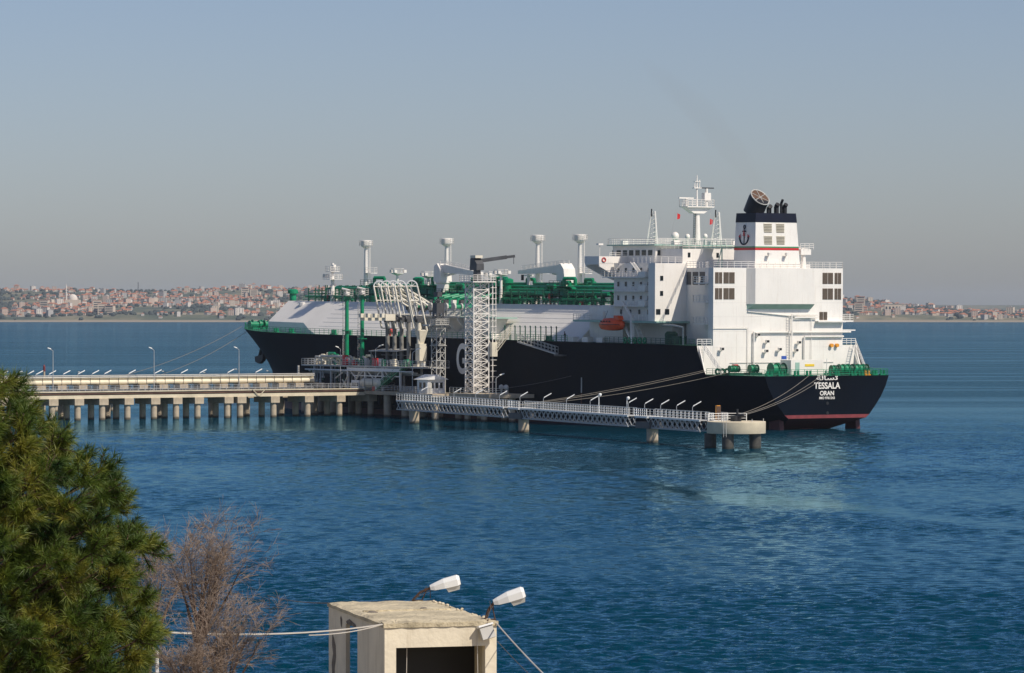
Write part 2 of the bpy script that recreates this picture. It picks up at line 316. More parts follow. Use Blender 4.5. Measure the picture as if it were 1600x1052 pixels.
# mosque, minaret, tall mast, long wall building on the right
def shore_at(px,d): return (px-800)/6089.7*d
x,y=shore_at(114,7600),7600; z=land_h(x,y)
t=thing('mosque','pale mosque with a bright dome standing above the far houses','mosque',(x,y,z))
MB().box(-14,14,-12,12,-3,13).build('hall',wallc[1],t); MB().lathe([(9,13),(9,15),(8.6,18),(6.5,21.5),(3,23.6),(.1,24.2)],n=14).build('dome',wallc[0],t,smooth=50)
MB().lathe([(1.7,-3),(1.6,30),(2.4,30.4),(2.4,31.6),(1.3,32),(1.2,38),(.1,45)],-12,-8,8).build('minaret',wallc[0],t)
x,y=shore_at(216,7700),7700
t=MB(); [t.bar((sx*2,sy*2,-2),(sx*.4,sy*.4,46),.35,4) for sx in (-1,1) for sy in (-1,1)]; [t.bar((-(2-k*.16),-(2-k*.16),k*4.6),(2-k*.16,-(2-k*.16),k*4.6+4),.25,4) for k in range(10)]
t=t.build('radio_mast',dgrey); t.location=(x,y,land_h(x,y)); tag(t,'thin dark radio mast rising above the far town','mast')
x,y=shore_at(1398,7300),7300
t=thing('long_hall','long pale tan hall on the far shore beyond the stern','building',(x,y,land_h(x,y)))
MB().box(-20,20,-8,8,-3,12).build('wall',wallc[1],t); MB().box(-20.6,20.6,-8.6,8.6,12,13).build('roof',roofg,t)
for k in range(6): MB().box(-18+k*6.4,-14.5+k*6.4,-8.1,-7.98,3,8).build('window',winm,t)
for px,h,dd,lab in ((152,26,7080,'tallest of three cream tower blocks standing together at the far shore'),(160,19,7060,'middle of three cream tower blocks standing together at the far shore'),(172,16,7050,'lowest of three cream tower blocks standing together at the far shore'),(70,15,7500,'cream tower block on its own beside the mosque'),(1345,24,7450,'taller cream tower block on the far shore beyond the ship stern'),(1342,18,7200,'lower cream tower block on the far shore beyond the ship stern'),(383,20,8150,'taller of two cream tower blocks on the skyline beyond the bow'),(397,18,8100,'lower of two cream tower blocks on the skyline beyond the bow')):
    x,y=shore_at(px,dd),dd; t=thing('tall_apartment_tower',lab,'tower block',(x,y,land_h(x,y)),rnd.uniform(-.2,.2),'tall far apartment towers')
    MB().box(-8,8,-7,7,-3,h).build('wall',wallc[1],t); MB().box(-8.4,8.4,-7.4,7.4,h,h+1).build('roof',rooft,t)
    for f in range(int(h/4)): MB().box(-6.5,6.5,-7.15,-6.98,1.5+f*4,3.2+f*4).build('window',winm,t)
# woods on the far shore
leafm=M('far_tree_leaves',(.055,.070,.066),.9,var=.4,scale=.05)  # distance haze put into the leaf colour: paler and bluer
mb=MB(); rw=random.Random(5); k=0
ico=[(math.cos(a)*math.cos(b),math.sin(a)*math.cos(b),math.sin(b)) for b in (-.5,.15,.8) for a in [i*math.pi/3 for i in range(6)]]+[(0,0,1.05)]
icf=[(j*6+i,j*6+(i+1)%6,j*6+6+(i+1)%6,j*6+6+i) for j in range(2) for i in range(6)]+[(12+i,12+(i+1)%6,18) for i in range(6)]
while k<3800:
    y=SHORE-250+rw.random()**1.2*2600; x=rw.uniform(-.16,.16)*y; d=y-shore(x)
    if d<25 or noise.noise(V((x*.0042,y*.0032,20)))>.10+.25*rw.random() or noise.noise(V((x*.005,y*.004,40)))<-.12: continue
    k+=1; r=rw.uniform(2.5,5.8); z=land_h(x,y)+r*.4
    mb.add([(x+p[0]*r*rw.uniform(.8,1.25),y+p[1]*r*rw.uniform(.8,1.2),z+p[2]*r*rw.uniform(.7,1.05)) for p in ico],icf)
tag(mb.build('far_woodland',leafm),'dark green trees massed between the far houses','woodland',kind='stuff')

# ------------------------------------------------------------------ near hillside below the viewpoint
def slope_h(x,y):
    base=19.2-(19.2-11.0)*sm(4,84,y)*1.0 if y<95 else 11.0-(14.5)*sm(95,190,y)
    return base+.35*noise.noise(V((x*.12,y*.12,1)))*sm(3,12,y)
gm=M('dry_grass_slope',(.38,.32,.21),.95,var=.5,scale=.5,bump=.5,bscale=3)
mb=MB(); mb.add([(-90+i*4,-40+j*4,slope_h(-90+i*4,-40+j*4)) for j in range(60) for i in range(46)],[(j*46+i,j*46+i+1,(j+1)*46+i+1,(j+1)*46+i) for j in range(59) for i in range(45)])
tag(mb.build('near_hillside_ground',gm,smooth=80),'dry grassy slope falling from the viewpoint to the shore','ground',kind='structure')

# ------------------------------------------------------------------ the gas carrier
TRIM=R(.512)
ship=thing('gas_carrier_ship','long gas carrier ship with dark hull and white superstructure berthed at the jetty','ship')
ship.location=(XS,YS,-110*math.sin(TRIM)); ship.rotation_euler=(0,-TRIM,RZ)
def part(name,mb,mat,parent=None,smooth=False): return mb.build(name,mat,parent or ship,smooth)
def zdeck(X): return 15.5+(.75*((X-150)/70)**2 if X>150 else 0)
TZ=[(3.0,8.3),(3.6,9.1),(5,10.3),(6.7,11.6),(8.5,12.6),(10.4,13.3)]
def interp(tab,x):
    if x<=tab[0][0]: return tab[0][1]
    for (a,b),(c,d) in zip(tab,tab[1:]):
        if x<=c: return b+(d-b)*(x-a)/(c-a)
    return tab[-1][1]
def stem(z): return 207 if z<6 else 207+13*((z-6)/(16.25-6))**1.35
def half(X,z):
    u=min(1,max(0,z/15.5)); Xb=stem(z); Le=62-8*u; p=1.7+.3*u
    f=min(1,max(0,(Xb-X)/Le)); bow=17.5*(1-(1-f)**p)
    # stern planform
    if z>=10.4: st_=interp([(0,13.3),(3,13.8),(6.9,14.9),(10,16.3),(12.7,17.3),(14.9,17.5)],X)
    else:
        b0=interp(TZ,z) if z>=3 else 8.3-(3-z)*1.5; full=14.9+(1-max(0,z)/10.4)*26
        a0=0 if z>=3 else (3-z)*3.1
        q=min(1,max(0,(X-a0)/(full-a0))); st_=b0+(17.5-b0)*(math.sin(q*math.pi/2))**(1.05)
    return min(bow,st_,17.5)
def hull_grid(mb,zrows,x0f,ncol,side,topf=None):
    g=[]
    for r,z in enumerate(zrows):
        row=[]
        for c in range(ncol+1):
            t=c/ncol; t=.5*(t+ (0.5-0.5*math.cos(math.pi*t)))
            x0=x0f(z); X=x0+(stem(z)-x0)*t
            zz=z
            if topf: zz=10.4+(z-10.4)*(zdeck(X)-10.4)/5.1 if z>10.4 else z
            row.append((X,side*half(X,z if not topf else min(zz,16.25)),zz))
        g.append(row)
    vs=[p for row in g for p in row]; n=ncol+1
    for r in range(len(zrows)-1):
        zm=(zrows[r]+zrows[r+1])/2; mb.cur=3 if zm<.9 else 0
        fs=[(r*n+c,r*n+c+1,(r+1)*n+c+1,(r+1)*n+c) for c in range(ncol)]
        fs=[f if side<0 else f[::-1] for f in fs]
        o=len(mb.v)
        if r==0: base=o; mb.v.extend(vs)
        for f in fs: mb.f.append(tuple(i+base for i in f)); mb.mi.append(mb.cur)
    return g
hull=MB(); low=[-2.5,-1,0,.9,1.8,3,3.6,5,6.7,8.5,10.4]; up=[10.4,11,11.8,12.8,14,15.5]
x0l=lambda z:0 if z>=3 else (3-z)*3.1
x0u=lambda z:interp([(10.4,12.4),(11,12.7),(11.8,13.2),(12.8,13.8),(14,14.4),(15.5,14.86)],z)
grids=[(hull_grid(hull,low,x0l,70,s_),hull_grid(hull,up,x0u,70,s_,True)) for s_ in (1,-1)]
# transom and stern bottom
for r in range(len(low)-1):
    hull.cur=3 if low[r]<3 else 1 if low[r]<3.6 else 0  # stern bottom darker than the boot red: shade under the counter painted in
    a,b=grids[0][0][r][0],grids[0][0][r+1][0]; c,d=grids[1][0][r+1][0],grids[1][0][r][0]
    hull.add([a,b,c,d],[(0,1,2,3)])
hull.cur=2   # decks
for gi,row in ((0,-1),(1,-1)):
    P=grids[0][gi][row]; S=grids[1][gi][row]
    cut=[i for i in range(len(P)) if not(gi==0 and P[i][0]>17)]
    for i in cut[:-1]: hull.add([P[i],S[i],S[i+1],P[i+1]],[(0,1,2,3)])
hobj=part('hull',hull,[navy,bootred,deckgreen,MATS['dark_red_paint_and_shade']],smooth=35)
# white bulkhead at the break of the poop
part('poop_bulkhead',MB().box(14.9,15.2,-17.4,17.4,10.45,15.46),white)
for s_ in (1,-1):
    part('bulwark_wing',MB().prism([(12.9,10.5),(14.9,10.5),(14.9,15.5),(14.55,14.6),(13.6,12.2)],'y',s_*16.85,s_*17.05),white)
    part('stair',MB().ladder((9.9,s_*15.2,10.5),(14.6,s_*16.2,15.5),(0,1,0),.9,.3,.05).rail([(9.9,s_*15.7,10.5),(14.6,s_*16.7,15.5)],1,1.2),white)
    part('rudder',MB().prism([(1.6,-3),(5.6,-3),(5.2,3.1),(2.3,3.1)],'y',s_*8.2-.45,s_*8.2+.45),darkred_shade)
part('skeg',MB().hexa([(6,-1.0,-4),(22,-3,-4),(22,3,-4),(6,1,-4)],[(6,-1.4,2.2),(22,-6,2.2),(22,6,2.2),(6,1.4,2.2)]),darkred_shade)
# stern lettering
for txt,size,z in (('TESSALA',1.55,8.62),('ORAN',1.08,7.32),('IMO 9761243',.60,6.5),('\uFE94\uFEDF\uFE8E\uFEB4\uFE97',1.75,9.98)):
    o=place(text_mesh(txt,size,'lettering'),'lettering',ship,(-.03,.1,z),(R(90),0,R(-90)))
    if txt=='TESSALA': o.scale=(.93,1,1)
    if size==1.75: o.scale=(1.22,.60,1)
    if not o.data.materials: o.data.materials.append(MATS['white_paint'])
    else: o.data.materials[0]=MATS['white_paint']
o=place(text_mesh('G',8.0,'lettering'),'lettering',ship,(95.8,17.56,11.3),(R(90),0,R(180)),(.72,1,1)); o.data.materials.clear(); o.data.materials.append(white)
for z in (5.6,3.9): part('stern_fairlead',MB().bar((-.02,0,z),(-.10,0,z),.28,10),black)
part('draught_mark',MB().box(52.4,52.7,17.5,17.56,6.2,9.0),lgrey); part('draught_mark',MB().box(52.4,52.7,17.5,17.56,3.6,6.15),darkred_shade)
anc=MB().box(203.6,205.4,2.4,4.3,10.0,11.4).bar((204.6,4.2,11.4),(205.0,4.4,10.0),.4,6).prism([(203.0,10.4),(206.8,9.8),(206.6,8.7),(204.9,8.3),(203.2,9.1)],'y',3.8,4.7)
part('anchor',anc,black)
# rails along the deck edge
def edge(X,inset=.25): return (X,half(X,zdeck(X))-inset,zdeck(X))
for s_ in (1,-1):
    mb=MB(); pts=[edge(X) for X in list(range(58,168,10))+[174,180,186,192,198,203,208,212,216]]
    mb.rail([(a,b*s_,c) for a,b,c in pts],1.15,2.2,.05)
    part('deck_railing',mb,green)
    part('poop_railing',MB().rail([(x,s_*(half(x,10.4)-.15),10.4) for x in (0.2,3,7,10,12.4)],1.1,1.3,.045),green)
part('poop_railing',MB().rail([(.15,-13,10.4),(.15,13,10.4)],1.1,1.4,.045),green)

# cargo trunk
def trunk_side(X):
    yv=interp([(158,16),(163,14.9),(168,13.45),(190,13.3)],X)
    return [(yv,15.4),(yv,15.405+(16-yv)*.907),(8.5,22.2)]
tr=MB(); Xs=[56.5,80,104,128,150,158,163,168,173,178,184]
secs=[[(X,y,z) for y,z in trunk_side(X)]+[(X,-y,z) for y,z in trunk_side(X)[::-1]] for X in Xs]; front=secs[-1]
vs=[p for q in secs for p in q]; n=6
tr.add(vs,[(j*n+i,(j+1)*n+i,(j+1)*n+i+1,j*n+i+1) for j in range(len(secs)-1) for i in range(5)])
tr.add(secs[0],[(0,1,2,3,4,5)]); tr.add(front,[(5,4,3,2,1,0)])
trunk=part('cargo_trunk',tr,trunkgrey)
for k in range(7):     # weld seams of the side plating, slightly proud
    f=(k+1)/8; y=16-7.5*f; z=15.4+6.8*f
    part('plating_seam',MB().beam((57,y+.02,z),(160,y+.02,z),.03,.05),trunkgrey,trunk)
part('trunk_railing',MB().rail([(x,8.3,22.2) for x in (60,85,110,135,160,180)],1.1,2.4,.045),green,trunk)
part('trunk_railing',MB().rail([(x,-8.3,22.2) for x in (60,110,160,180)],1.1,2.4,.045),green,trunk)
part('forward_platform',MB().box(184,186,-9.5,10.5,19.3,19.6).rail([(186,-9.4,19.6),(186,10.4,19.6),(184,10.4,19.6)],1.1,1.5,.045),white,trunk)
# cofferdam house between trunk and accommodation
part('cofferdam_house',MB().box(45,56.4,-13.4,13.4,15.5,22.0),white)

# pipes on the trunk top
rp=random.Random(3)
for y,z,r,x0,x1 in ((6.9,24.3,.42,60,140),(5.9,24.9,.36,60,170),(4.9,25.5,.45,60,150),(3.7,24.7,.38,60,176),(2.3,26.1,.34,60,128),(1.0,25.1,.42,60,176),(7.6,23.2,.24,60,178),(-3.2,25.4,.4,60,170)):
    pts=[(x0,y,z)]
    for k in range(3):
        xm=x0+(x1-x0)*(k+.6)/3.2
        pts+=[(xm,y,z),(xm,y,z+.9),(xm+2.6,y,z+.9),(xm+2.6,y,z)]
    pts.append((x1,y,z)); part('cargo_pipe',MB().path(pts,r,8),green,smooth=50)
fr_=MB()
fr_.bar((0,7.9,22.2),(0,7.9,25.0),.13,4).bar((0,5.4,22.2),(0,5.4,25.6),.13,4).bar((0,3.4,22.2),(0,3.4,25.6),.13,4).bar((0,0,22.2),(0,0,25.6),.13,4)
fr_.beam((0,8.1,22.85),(0,-.4,22.85),.18,.2).beam((0,8.1,23.8),(0,-.4,23.8),.2,.22).beam((0,6.6,24.4),(0,-.4,24.4),.2,.2)
fm=fr_.mesh('pipe_support',dkgreen)
for k in range(40): place(fm,'pipe_support',ship,(61+k*2.95,0,0))
part('catwalk',MB().box(60,178,-2.2,-.6,24.0,24.15).rail([(60,-.6,24.15),(178,-.6,24.15)],1.1,2.5,.045),dkgreen)
part('catwalk',MB().box(60,150,7.9,8.6,23.95,24.05).rail([(60,8.6,24.05),(150,8.6,24.05)],1.0,2.5,.045),dkgreen)
for k in range(70):
    x=rp.uniform(61,174); y=rp.uniform(4,8.2); z=22.2
    c=rp.random(); m=green if c<.45 else dkgreen if c<.72 else white if c<.93 else red
    mb=MB(); h=rp.uniform(.5,2.2); mb.bar((x,y,z),(x,y,z+h),rp.uniform(.12,.3),6)
    if c<.6: mb.bar((x-.5,y,z+h*.7),(x+.5,y,z+h*.7),.22,6)
    else: mb.box(x-.35,x+.35,y-.3,y+.3,z+h*.5,z+h)
    part('deck_valve' if c<.72 else 'deck_box',mb,m)
for x in (76,101,126,150):      # tank domes
    d=MB().lathe([(3.2,22.2),(3.2,24.6),(2.6,25.4),(1.2,25.9)],x,4.2,14); dm=part('tank_dome',d,green,smooth=40)
    part('dome_pipe',MB().path([(x,4.2,25.8),(x,4.2,27.2),(x+2.4,5.2,27.2),(x+2.4,5.2,25.0)],.35,7),green,dm)
    part('dome_platform',MB().box(x-3,x+3,6.0,8.2,25.6,25.72).rail([(x-3,8.2,25.7),(x+3,8.2,25.7)],1.05,1.5,.05),dkgreen,dm)
def on_trunk(px,Y):    # station along the ship of a pixel column at half breadth Y
    a=(px-800)/6089.7; return (XS-SC*Y-a*(YS-SS*Y))/(SS+a*SC)
for px,zt in ((457,24.3),(653,27.0),(792,26.8)):
    x=on_trunk(px,6.2); part('mushroom_vent',MB().lathe([(.75,22.2),(.75,zt-.6),(1.15,zt-.55),(1.15,zt+.15),(.6,zt+.4)],x,6.2,14),green,smooth=40)
# vent masts
for px,zt in ((571,35.0),(697,35.2),(839,35.6),(905,35.6)):
    x=on_trunk(px,0)
    v=part('vent_mast',MB().lathe([(.75,22.2),(.7,24),(.48,24.6),(.45,30),(.38,zt-1.4)],x,0,12),white,smooth=50)
    part('vent_head',MB().lathe([(.5,zt-1.6),(1.1,zt-1.15),(1.15,zt-1.0),(1.15,zt-.05),(.9,zt+.1)],x,0,14),white,v,smooth=40)
    part('railing',MB().rail([(x+1.45*math.cos(a),1.45*math.sin(a),zt-1.1) for a in [i*math.pi/4 for i in range(8)]],1.1,1.2,.04,close=True),white,v)
    part('platform',MB().lathe([(1.3,28.1),(1.3,28.25)],x-.8,-.8,10).rail([(x-.8+1.25*math.cos(a),-.8+1.25*math.sin(a),28.25) for a in [i*math.pi/3 for i in range(6)]],1.1,1.2,.04,close=True),white,v)
    part('ladder',MB().ladder((x-.75,-.5,23),(x-.75,-.5,zt-1.2),(1,-1,0),.5,.5,.04),white,v)
# floodlight posts on the trunk
for px,zt,Y in ((620,29.2,2),(668,28.6,6),(768,28.6,5),(782,29.0,7.6)):
    x=on_trunk(px,Y); v=part('floodlight_post',MB().lathe([(.5,22.2),(.28,25.5),(.26,zt-1.4)],x,Y,8),white,smooth=50)
    part('basket',MB().lathe([(.3,zt-1.5),(1.35,zt-1.1),(1.35,zt-.95),(.3,zt-1.0)],x,Y,10).rail([(x+1.3*math.cos(a),Y+1.3*math.sin(a),zt-1.0) for a in [i*math.pi/3 for i in range(6)]],.9,1.1,.05,close=True),white,v)
    for a in (0.4,2.3,4.2): part('floodlight',MB().box(x+1.5*math.cos(a)-.3,x+1.5*math.cos(a)+.3,Y+1.5*math.sin(a)-.3,Y+1.5*math.sin(a)+.3,zt-.95,zt-.35),white,v)
# foremast at the trunk edge, post on the forecastle
FX=on_trunk(519,7.7)
v=part('foremast',MB().lathe([(.55,22.2),(.42,25),(.3,30.2)],FX,7.7,8),white,smooth=50)
for z,r in ((26.8,1.5),(28.4,1.1),(23.6,.8)):
    part('platform',MB().box(FX-r,FX+r,7.7-r,7.7+r,z,z+.12).rail([(FX-r,7.7-r,z+.1),(FX+r,7.7-r,z+.1),(FX+r,7.7+r,z+.1),(FX-r,7.7+r,z+.1)],1,1,.05,close=True),white,v)
part('horn',MB().box(FX+1,FX+2,8,9,27.2,27.9).box(FX-.9,FX-.3,7.4,8,29,29.9),white,v)
x=on_trunk(473,9); v=part('forecastle_post',MB().lathe([(.75,15.6),(.62,18),(.5,21.2)],x,9,10),white,smooth=50)
part('basket',MB().lathe([(.5,20.9),(.95,21.2),(.95,21.9),(.4,22)],x,9,10),white,v)
# forecastle winches
for i in range(9):
    x=208-rp.uniform(0,11); y=rp.uniform(-.6,.6)*half(x,16)*1.2
    y=max(-half(x,16)+1.2,min(half(x,16)-1.2,y if i%2 else abs(y)+1.5)); z=zdeck(x)
    w_=part('mooring_winch',MB().box(x-1.1,x+1.1,y-.9,y+.9,z,z+.4).bar((x,y-1.1,z+1),(x,y+1.1,z+1),.6,10),green); part('flange',MB().bar((x,y-1.2,z+1),(x,y-1.05,z+1),.95,12).bar((x,y+1.05,z+1),(x,y+1.2,z+1),.95,12),green,w_)
for x,y in ((178,15),(170,15.6),(150,16.4),(144,16.2),(122,16.6),(90,16.6),(66,16.6)):
    w_=part('mooring_bollard',MB().bar((x-.5,y-.4,15.4),(x-.5,y-.4,16.5),.3,8).bar((x+.6,y-.4,15.4),(x+.6,y-.4,16.5),.3,8).box(x-1.1,x+1.1,y-.8,y,15.4,15.7),green)
for k in range(11): part('rail_stanchion',MB().bar((62+k*1.85,17.1,15.5),(62+k*1.85,17.1,18.0),.11,5).bar((62+k*1.85,17.1,18.0),(61.6+k*1.85,17.4,18.2),.14,5),dkgreen)
for k in range(3): part('deck_locker',MB().box(47+k*5,49+k*5,15.4,16.6,15.5,16.4),white)
for x,y in ((186,9.5),(126,16.2)): part('hose_reel',MB().bar((x,y-.3,16.5),(x,y+.3,16.5),.55,10).box(x+.7,x+1.4,y-.4,y+.4,15.6,16.9),red)
# deck cranes
def crane(x,y,z0,ztop,tipx,tipz,boomlab):
    c=part('deck_crane',MB().lathe([(1.3,22.2),(1.25,z0),(1.5,z0+.2),(1.5,z0+.5)],x,y,12),white,smooth=40)
    part('cab',MB().prism([(x-1.4,z0+.5),(x+1.6,z0+.5),(x+1.3,ztop),(x+.2,ztop+.5),(x-1.0,ztop-.6)],'y',y-1.3,y+1.3),white,c)
    b=MB(); s_=1 if tipx>x else -1
    b.prism([(x,ztop-.9),(x+s_*2,ztop-1.4),(tipx,tipz-.35),(tipx,tipz+.3),(x+s_*2,ztop+.2),(x,ztop+.2)][::s_],'y',y-.6,y+.6); part('boom',b,white,c)
    part('boom_railing',MB().rail([(x,y+.6,ztop+.2),(tipx-s_*1.5,y+.6,tipz+.3)],.9,1.5,.045).rail([(x,y-.6,ztop+.2),(tipx-s_*1.5,y-.6,tipz+.3)],.9,1.5,.045),white,c)
    part('strut',MB().bar((x,y,z0+1.5),(x+s_*5,y,ztop-1.4),.25,6),white,c); part('hook_block',MB().box(tipx-s_*.8-.2,tipx-s_*.8+.2,y-.2,y+.2,tipz-1.6,tipz-.5),black,c)
crane(on_trunk(691,7),7,26.0,29.6,on_trunk(750,7),28.1,'')
crane(on_trunk(884,3),3,26.2,29.6,on_trunk(812,3),28.4,'')
part('boom_rest',MB().lathe([(.5,22.2),(.35,26),(.3,28)],on_trunk(825,3),3,8).box(on_trunk(825,3)-.5,on_trunk(825,3)+.5,2.2,3.8,27.6,27.9),white)
# manifold on the port side
mf=part('manifold_platform',MB().box(97,117,12.4,17.3,19.5,19.75).rail([(97,17.3,19.75),(117,17.3,19.75)],1.1,1.6,.05),lgrey)
for x in (98,102.5,107,111.5,116): part('bracket',MB().prism([(13.2,19.5),(17.2,19.5),(17.2,19.0),(14.2,15.5),(13.2,15.5)],'x',x-.15,x+.15),white,mf)
for i in range(6):
    x=99.5+i*3; part('manifold_pipe',MB().path([(x,8,24),(x,12.5,23.2),(x,13.4,21.6),(x,17.2,21.6)],.42,8),green,mf,smooth=50); part('flange',MB().bar((x,17.0,21.6),(x,17.35,21.6),.75,10).bar((x,15.4,21.6),(x,15.7,21.6),.7,10),lgrey,mf)
    part('valve_wheel',MB().bar((x+.8,15,19.8),(x+.8,15,22.4),.15,5).box(x+.4,x+1.2,14.6,15.4,22.2,22.9),white if i%2 else dgrey,mf)
part('support_cone',MB().prism([(15.0,15.5),(16.2,15.5),(17.2,19.4),(12.6,19.4)],'x',93.2,95.8),white); part('support_cone',MB().prism([(15.0,15.5),(16.2,15.5),(17.2,19.4),(12.6,19.4)],'x',86.6,89.2),white)
part('side_platform',MB().box(84,97,12.2,17.2,19.45,19.7).rail([(84,17.1,19.7),(97,17.1,19.7)],1.1,1.5,.05),palegreen)
# accommodation ladder stowed on the hull
a_=V((74,17.95,15.2)); b_=V((60.5,17.95,13.2))
al=part('accommodation_ladder',MB().beam(a_,b_,.7,.25),lgrey); part('hand_railing',MB().rail([a_+V((0,.3,.1)),b_+V((0,.3,.1))],1.2,1.25,.05,2).rail([a_+V((0,-.3,.1)),b_+V((0,-.3,.1))],1.2,1.25,.05,2),lgrey,al); part('foot_platform',MB().box(57.6,60.6,17.55,18.5,12.8,13.1),dgrey,al)

# ------------------------------------------------------------------ accommodation, casing, funnel, masts
ac=part('accommodation_block',MB().box(29,45,-15.4,15.4,19.6,30.0).box(31,45,-12,12,15.5,19.6),white)
part('aft_wing_wall',MB().prism([(15.38,19.6),(17.0,19.6),(17.0,30.0),(15.38,30.0)],'x',29,31.2).prism([(-15.38,19.6),(-15.38,30.0),(-17.0,30.0),(-17.0,19.6)],'x',29,31.2),white,ac)
part('boat_deck',MB().box(28,56,-17.3,17.3,19.25,19.6),palegreen,ac)
part('boat_deck_railing',MB().rail([(36.5,17.2,19.6),(31.5,17.2,19.6)],1.1,1.2,.05),white,ac)
part('boat_deck_railing',MB().rail([(56,17.2,19.6),(50,17.2,19.6)],1.1,1.2,.05).rail([(56,17.2,19.6),(56,9,19.6)],1.1,1.2,.05),white,ac)
for z in (22.35,25.05,27.55):
    part('side_walkway',MB().box(32.5,46.5,15.4,17.0,z-.2,z),white,ac)
    part('railing',MB().rail([(32.5,16.95,z),(38,16.95,z)],1.1,1.2,.05) if z<27 else MB().rail([(32.5,16.95,z),(47,16.95,z)],1.1,1.2,.05),white,ac)
    part('landing_box',MB().box(32.2,34.4,15.8,17.1,z,z+.95),white,ac)
part('outside_stair',MB().ladder((34,16.4,27.6),(37.5,16.4,30.2),(0,1,0),.8,.3,.06).ladder((33.5,16.4,15.5),(36.5,16.4,19.6),(0,1,0),.8,.3,.06),white,ac)
wm=MB().box(-.28,.28,-.04,.04,-.42,.42).mesh('window',glass); wfr=MB().box(-.4,.4,-.03,.03,-.54,.54).mesh('window_frame',white)
def win(x,y,z,parent,rz=0,sx=1,sz=1):
    o=place(wm,'window',parent,(x,y,z),(0,0,rz),(sx,1,sz)); return o
for z in (28.7,26.2,23.7,21.2):
    for x in ((33.5,36,38.5,41,43.5) if z>22 else (33.5,36.5,39.5,42.5)): win(x,15.44,z,ac)
    for x in (34,38,42): win(x,-15.44,z,ac)
for z,ys_ in ((27.3,(15.6,)),(24.6,(15.6,)),(21.3,(16.3,14.4)),(27.3,(9.8,))):
    for y in ys_: win(28.96,y,z,ac,R(90),1.1 if z>22 else 1.6,1 if z>22 else 1.15)
# bridge
br=part('wheelhouse',MB().prism([(36.5,30.0),(50.2,30.0),(50.8,33.2),(36.5,33.2)],'y',-12,12),white)
part('wheelhouse_roof',MB().box(35.6,51.6,-12.8,12.8,33.2,33.42),palegreen,br)
part('roof_railing',MB().rail([(35.8,-12.6,33.4),(35.8,12.6,33.4),(51.4,12.6,33.4),(51.4,-12.6,33.4)],1.1,1.4,.05,close=True),white,br)
for i in range(6): win(38.2+i*2.1,12.03,31.9,br,0,2.4,1.15)
for y in (11,9.4,6,4): win(36.46,y,31.9,br,R(90),2.0,1.1)
for y in [i*1.9-11.4 for i in range(13)]:
    win(50.75,y,31.9,br,R(90),2.4,1.2)
for s_ in (1,-1):
    wg=MB().hexa([(45.6,s_*12,29.75),(50.4,s_*12,29.75),(50.4,s_*18.3,29.75),(45.6,s_*18.3,29.75)] if s_<0 else [(45.6,12,29.75),(50.4,12,29.75),(50.4,18.3,29.75),(45.6,18.3,29.75)],[(45.6,s_*12,30.0),(50.4,s_*12,30.0),(50.4,s_*18.3,30.0),(45.6,s_*18.3,30.0)])
    wng=part('bridge_wing',wg,white)
    part('wing_bulwark',MB().prism([(s_*9,30),(s_*18.3,30),(s_*18.3,31.25),(s_*9,31.25)],'x',45.55,45.75).prism([(s_*9,30),(s_*18.3,30),(s_*18.3,31.25),(s_*9,31.25)],'x',50.3,50.5).box(45.75,50.3,min(s_*18.1,s_*18.3),max(s_*18.1,s_*18.3),30,31.25),white,wng)
    part('wing_bracket',MB().prism([(s_*11.9,29.74),(s_*18.2,29.74),(s_*18.2,29.4),(s_*14.6,27.7),(s_*11.9,26.8)],'x',45.6,46.0),white,wng)
    part('wing_bracket',MB().prism([(s_*11.9,29.74),(s_*18.2,29.74),(s_*18.2,29.4),(s_*14.6,27.7),(s_*11.9,26.8)],'x',49.9,50.3),white,wng)
    part('lifebuoy',MB().ring((45.45,s_*17.3,30.6),(0,1,0),(0,0,1),.38,.1,12,5),red,wng)
    part('wing_lamp',MB().bar((48,s_*16.6,31.2),(48,s_*16.6,33.4),.06,5).box(47.6,48.4,s_*16.6-.5,s_*16.6+.5,33.3,33.6),white,wng)
    part('wing_railing',MB().rail([(45.6,s_*16,31.2),(45.6,s_*9.5,31.2)],.7,1.3,.05,2),white,wng)
part('wing_stair',MB().ladder((45.2,15.5,27.7),(41.8,15.8,30.0),(0,1,0),.8,.3,.06),white,ac)
# upper deck house and walkways in front of the funnel
uh=part('upper_deck_house',MB().box(29.2,36.4,-11,11,30.0,32.6),white); part('upper_railing',MB().rail([(29.3,11,30),(29.3,17,30),(36,17,30)],1.1,1.4,.05).rail([(29.3,-10.9,32.6),(29.3,10.9,32.6),(36,10.9,32.6)],1.1,1.4,.05),white,uh)
for y in (9.6,3.4,-2): win(29.16,y,31.5,uh,R(90),.9,1)
part('aerial_walkway',MB().box(22.4,36,4.2,6.4,32.75,32.95).rail([(22.4,6.4,32.95),(36,6.4,32.95)],1.1,1.4,.05).bar((24,6,29.2),(24,6,32.8),.12,5).bar((24.1,6,32.8),(25.6,6,29.2),.1,5),palegreen,uh)
# engine casing
cs=part('engine_casing',MB().box(15.22,20.5,-12,12,15.5,29.2).box(20.5,29,-10.2,10.2,15.5,29.19).box(14.86,16.4,-14.05,14.05,10.45,29.2),white)
for k in range(3): part('casing_walkway',MB().box(16.4,20.6,12,14.4,(26.55,23.2,19.35)[k]-.2,(26.55,23.2,19.35)[k]).rail([(16.4,14.4,(26.55,23.2,19.35)[k]),(20.6,14.4,(26.55,23.2,19.35)[k]),(20.6,12,(26.55,23.2,19.35)[k])],1.1,1.0,.06),white,cs)
part('casing_walkway',MB().box(15.6,20.6,-17,-14.05,19.6,19.85).rail([(15.6,-14.1,19.85),(15.6,-17,19.85),(20.6,-17,19.85)],1.1,1.0,.05),white,cs)
part('casing_walkway',MB().box(15.0,18.6,-17,-14.05,18.0,18.2),white,cs)
part('casing_ledge',MB().box(13.9,14.84,-14.05,-8,19.55,19.8),white,cs)
